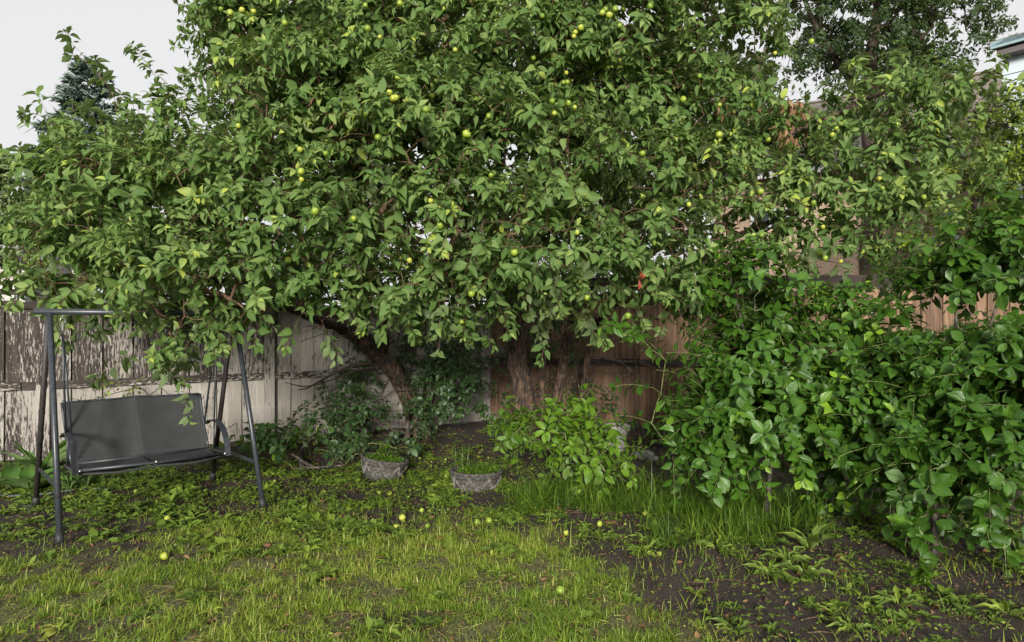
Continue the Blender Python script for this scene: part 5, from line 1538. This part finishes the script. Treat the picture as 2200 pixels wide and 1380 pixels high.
# green growth inside the planters
for c0, rr, lab in ((pA, .2, 'dense tiny weeds filling the upright planter'), (pB, .19, 'dense tiny weeds filling the tilted planter')):
    n = 900
    a = RNG.random(n) * 6.283; r_ = rr * np.sqrt(RNG.random(n))
    P = np.stack([c0[0] + r_ * np.cos(a) + .03, c0[1] + r_ * np.sin(a) * .9, .165 + RNG.random(n) * .045 + (-.155 * r_ * np.cos(a) if c0 is pB else 0)], 1)
    az = RNG.random(n) * 6.283
    D = np.stack([np.cos(az), np.sin(az), RNG.uniform(.2, 1.2, n)], 1); N = np.array([0, 0, 1.0]) + RNG.normal(0, .3, (n, 3)); L = RNG.uniform(.018, .042, n)
    tag(leaves('planter_weeds', T_SMALL, P, D, N, L, L * .6, RNG.uniform(.1, .7, n), 'sapling_leaf'), lab, 'weeds', kind='stuff')
# litter: dead leaves, bark crumbs
x, y = scatter(9000, -6, 5.5, 2.9, 10)
P3 = np.stack([x, y, 0 * x], -1)
keep = (np.abs(x / y) < .85) & (RNG.random(len(x)) < .55)
x, y = x[keep], y[keep]; n = len(x); az = RNG.random(n) * 6.283
D = np.stack([np.cos(az), np.sin(az), RNG.normal(0, .15, n)], 1); N = np.array([0, 0, 1.0]) + RNG.normal(0, .25, (n, 3)); L = RNG.gamma(4, .008, n)
tag(leaves('leaf_litter', T_APPLE, np.stack([x, y, ground_z(x, y) + .012], 1), D, N, L, L * .5, RNG.random(n), 'dead_leaf'), 'scattered small dead brown leaves on the ground', 'leaf litter', kind='stuff')
x, y = scatter(15000, -6, 5.5, 2.9, 9.5); keep = (np.abs(x / y) < .85) & (RNG.random(len(x)) < .35 + .6 * (vnoise(np.stack([x, y, 0 * x], -1), 3, 77) > .5))
x, y = x[keep], y[keep]; n = len(x); az = RNG.random(n) * 6.283; L = RNG.gamma(4, .0042, n)
tag(leaves('leaf_flecks', T_SMALL, np.stack([x, y, ground_z(x, y) + .008], 1), np.stack([np.cos(az), np.sin(az), RNG.normal(0, .2, n)], 1), np.array([0, 0, 1.0]) + RNG.normal(0, .35, (n, 3)), L, L * .6, RNG.uniform(.6, 1, n), 'grass_blade'),
    'tiny yellowed leaf flecks dropped over soil and weeds', 'leaf litter', kind='stuff')
x, y = scatter(20000, -6, 5.5, 2.9, 9.5); keep = (np.abs(x / y) < .85) & (lawn_at(x, y) < .8)
x, y = x[keep], y[keep]; n = len(x); s_ = RNG.gamma(2.2, .0042, n)
tet = np.array([(1, 0, -.4), (-.5, .87, -.4), (-.5, -.87, -.4), (0, 0, .7)], float)
rot = RNG.random(n) * 6.28
c_, q_ = np.cos(rot), np.sin(rot)
V = tet[None] * (s_[:, None, None] * RNG.uniform(.6, 1.4, (n, 1, 3)))
V = np.stack([V[..., 0] * c_[:, None] - V[..., 1] * q_[:, None], V[..., 0] * q_[:, None] + V[..., 1] * c_[:, None], V[..., 2]], -1) + np.stack([x, y, ground_z(x, y) + .004], 1)[:, None]
Fm = (np.array([(0, 1, 3), (1, 2, 3), (2, 0, 3)])[None] + (np.arange(n) * 4)[:, None, None]).reshape(-1, 3)
tag(link('soil_crumbs', mk_mesh('soil_crumbs', V.reshape(-1, 3), Fm, 'mulch', smooth=False)), 'loose crumbs of soil and bark mulch', 'soil crumbs', kind='stuff')
mb = MB()
for _ in range(420):
    y_ = random.uniform(3.1, 8.6); x_ = random.uniform(-.8, .8) * y_
    a_ = random.random() * 3.14; l_ = random.uniform(.04, .22); dx, dy = math.cos(a_) * l_, math.sin(a_) * l_
    mb.tube([(x_, y_, gz(x_, y_) + .010), (x_ + dx * .5 + random.gauss(0, .006), y_ + dy * .5, gz(x_ + dx * .5, y_ + dy * .5) + .016), (x_ + dx, y_ + dy, gz(x_ + dx, y_ + dy) + .010)], [.0028, .0025, .0012], 4, cap=False)
o = mb.build('fallen_twigs', 'twig_bark', None, True)
tag(o, 'thin dead twigs strewn over the soil and lawn edge', 'twigs', kind='stuff')
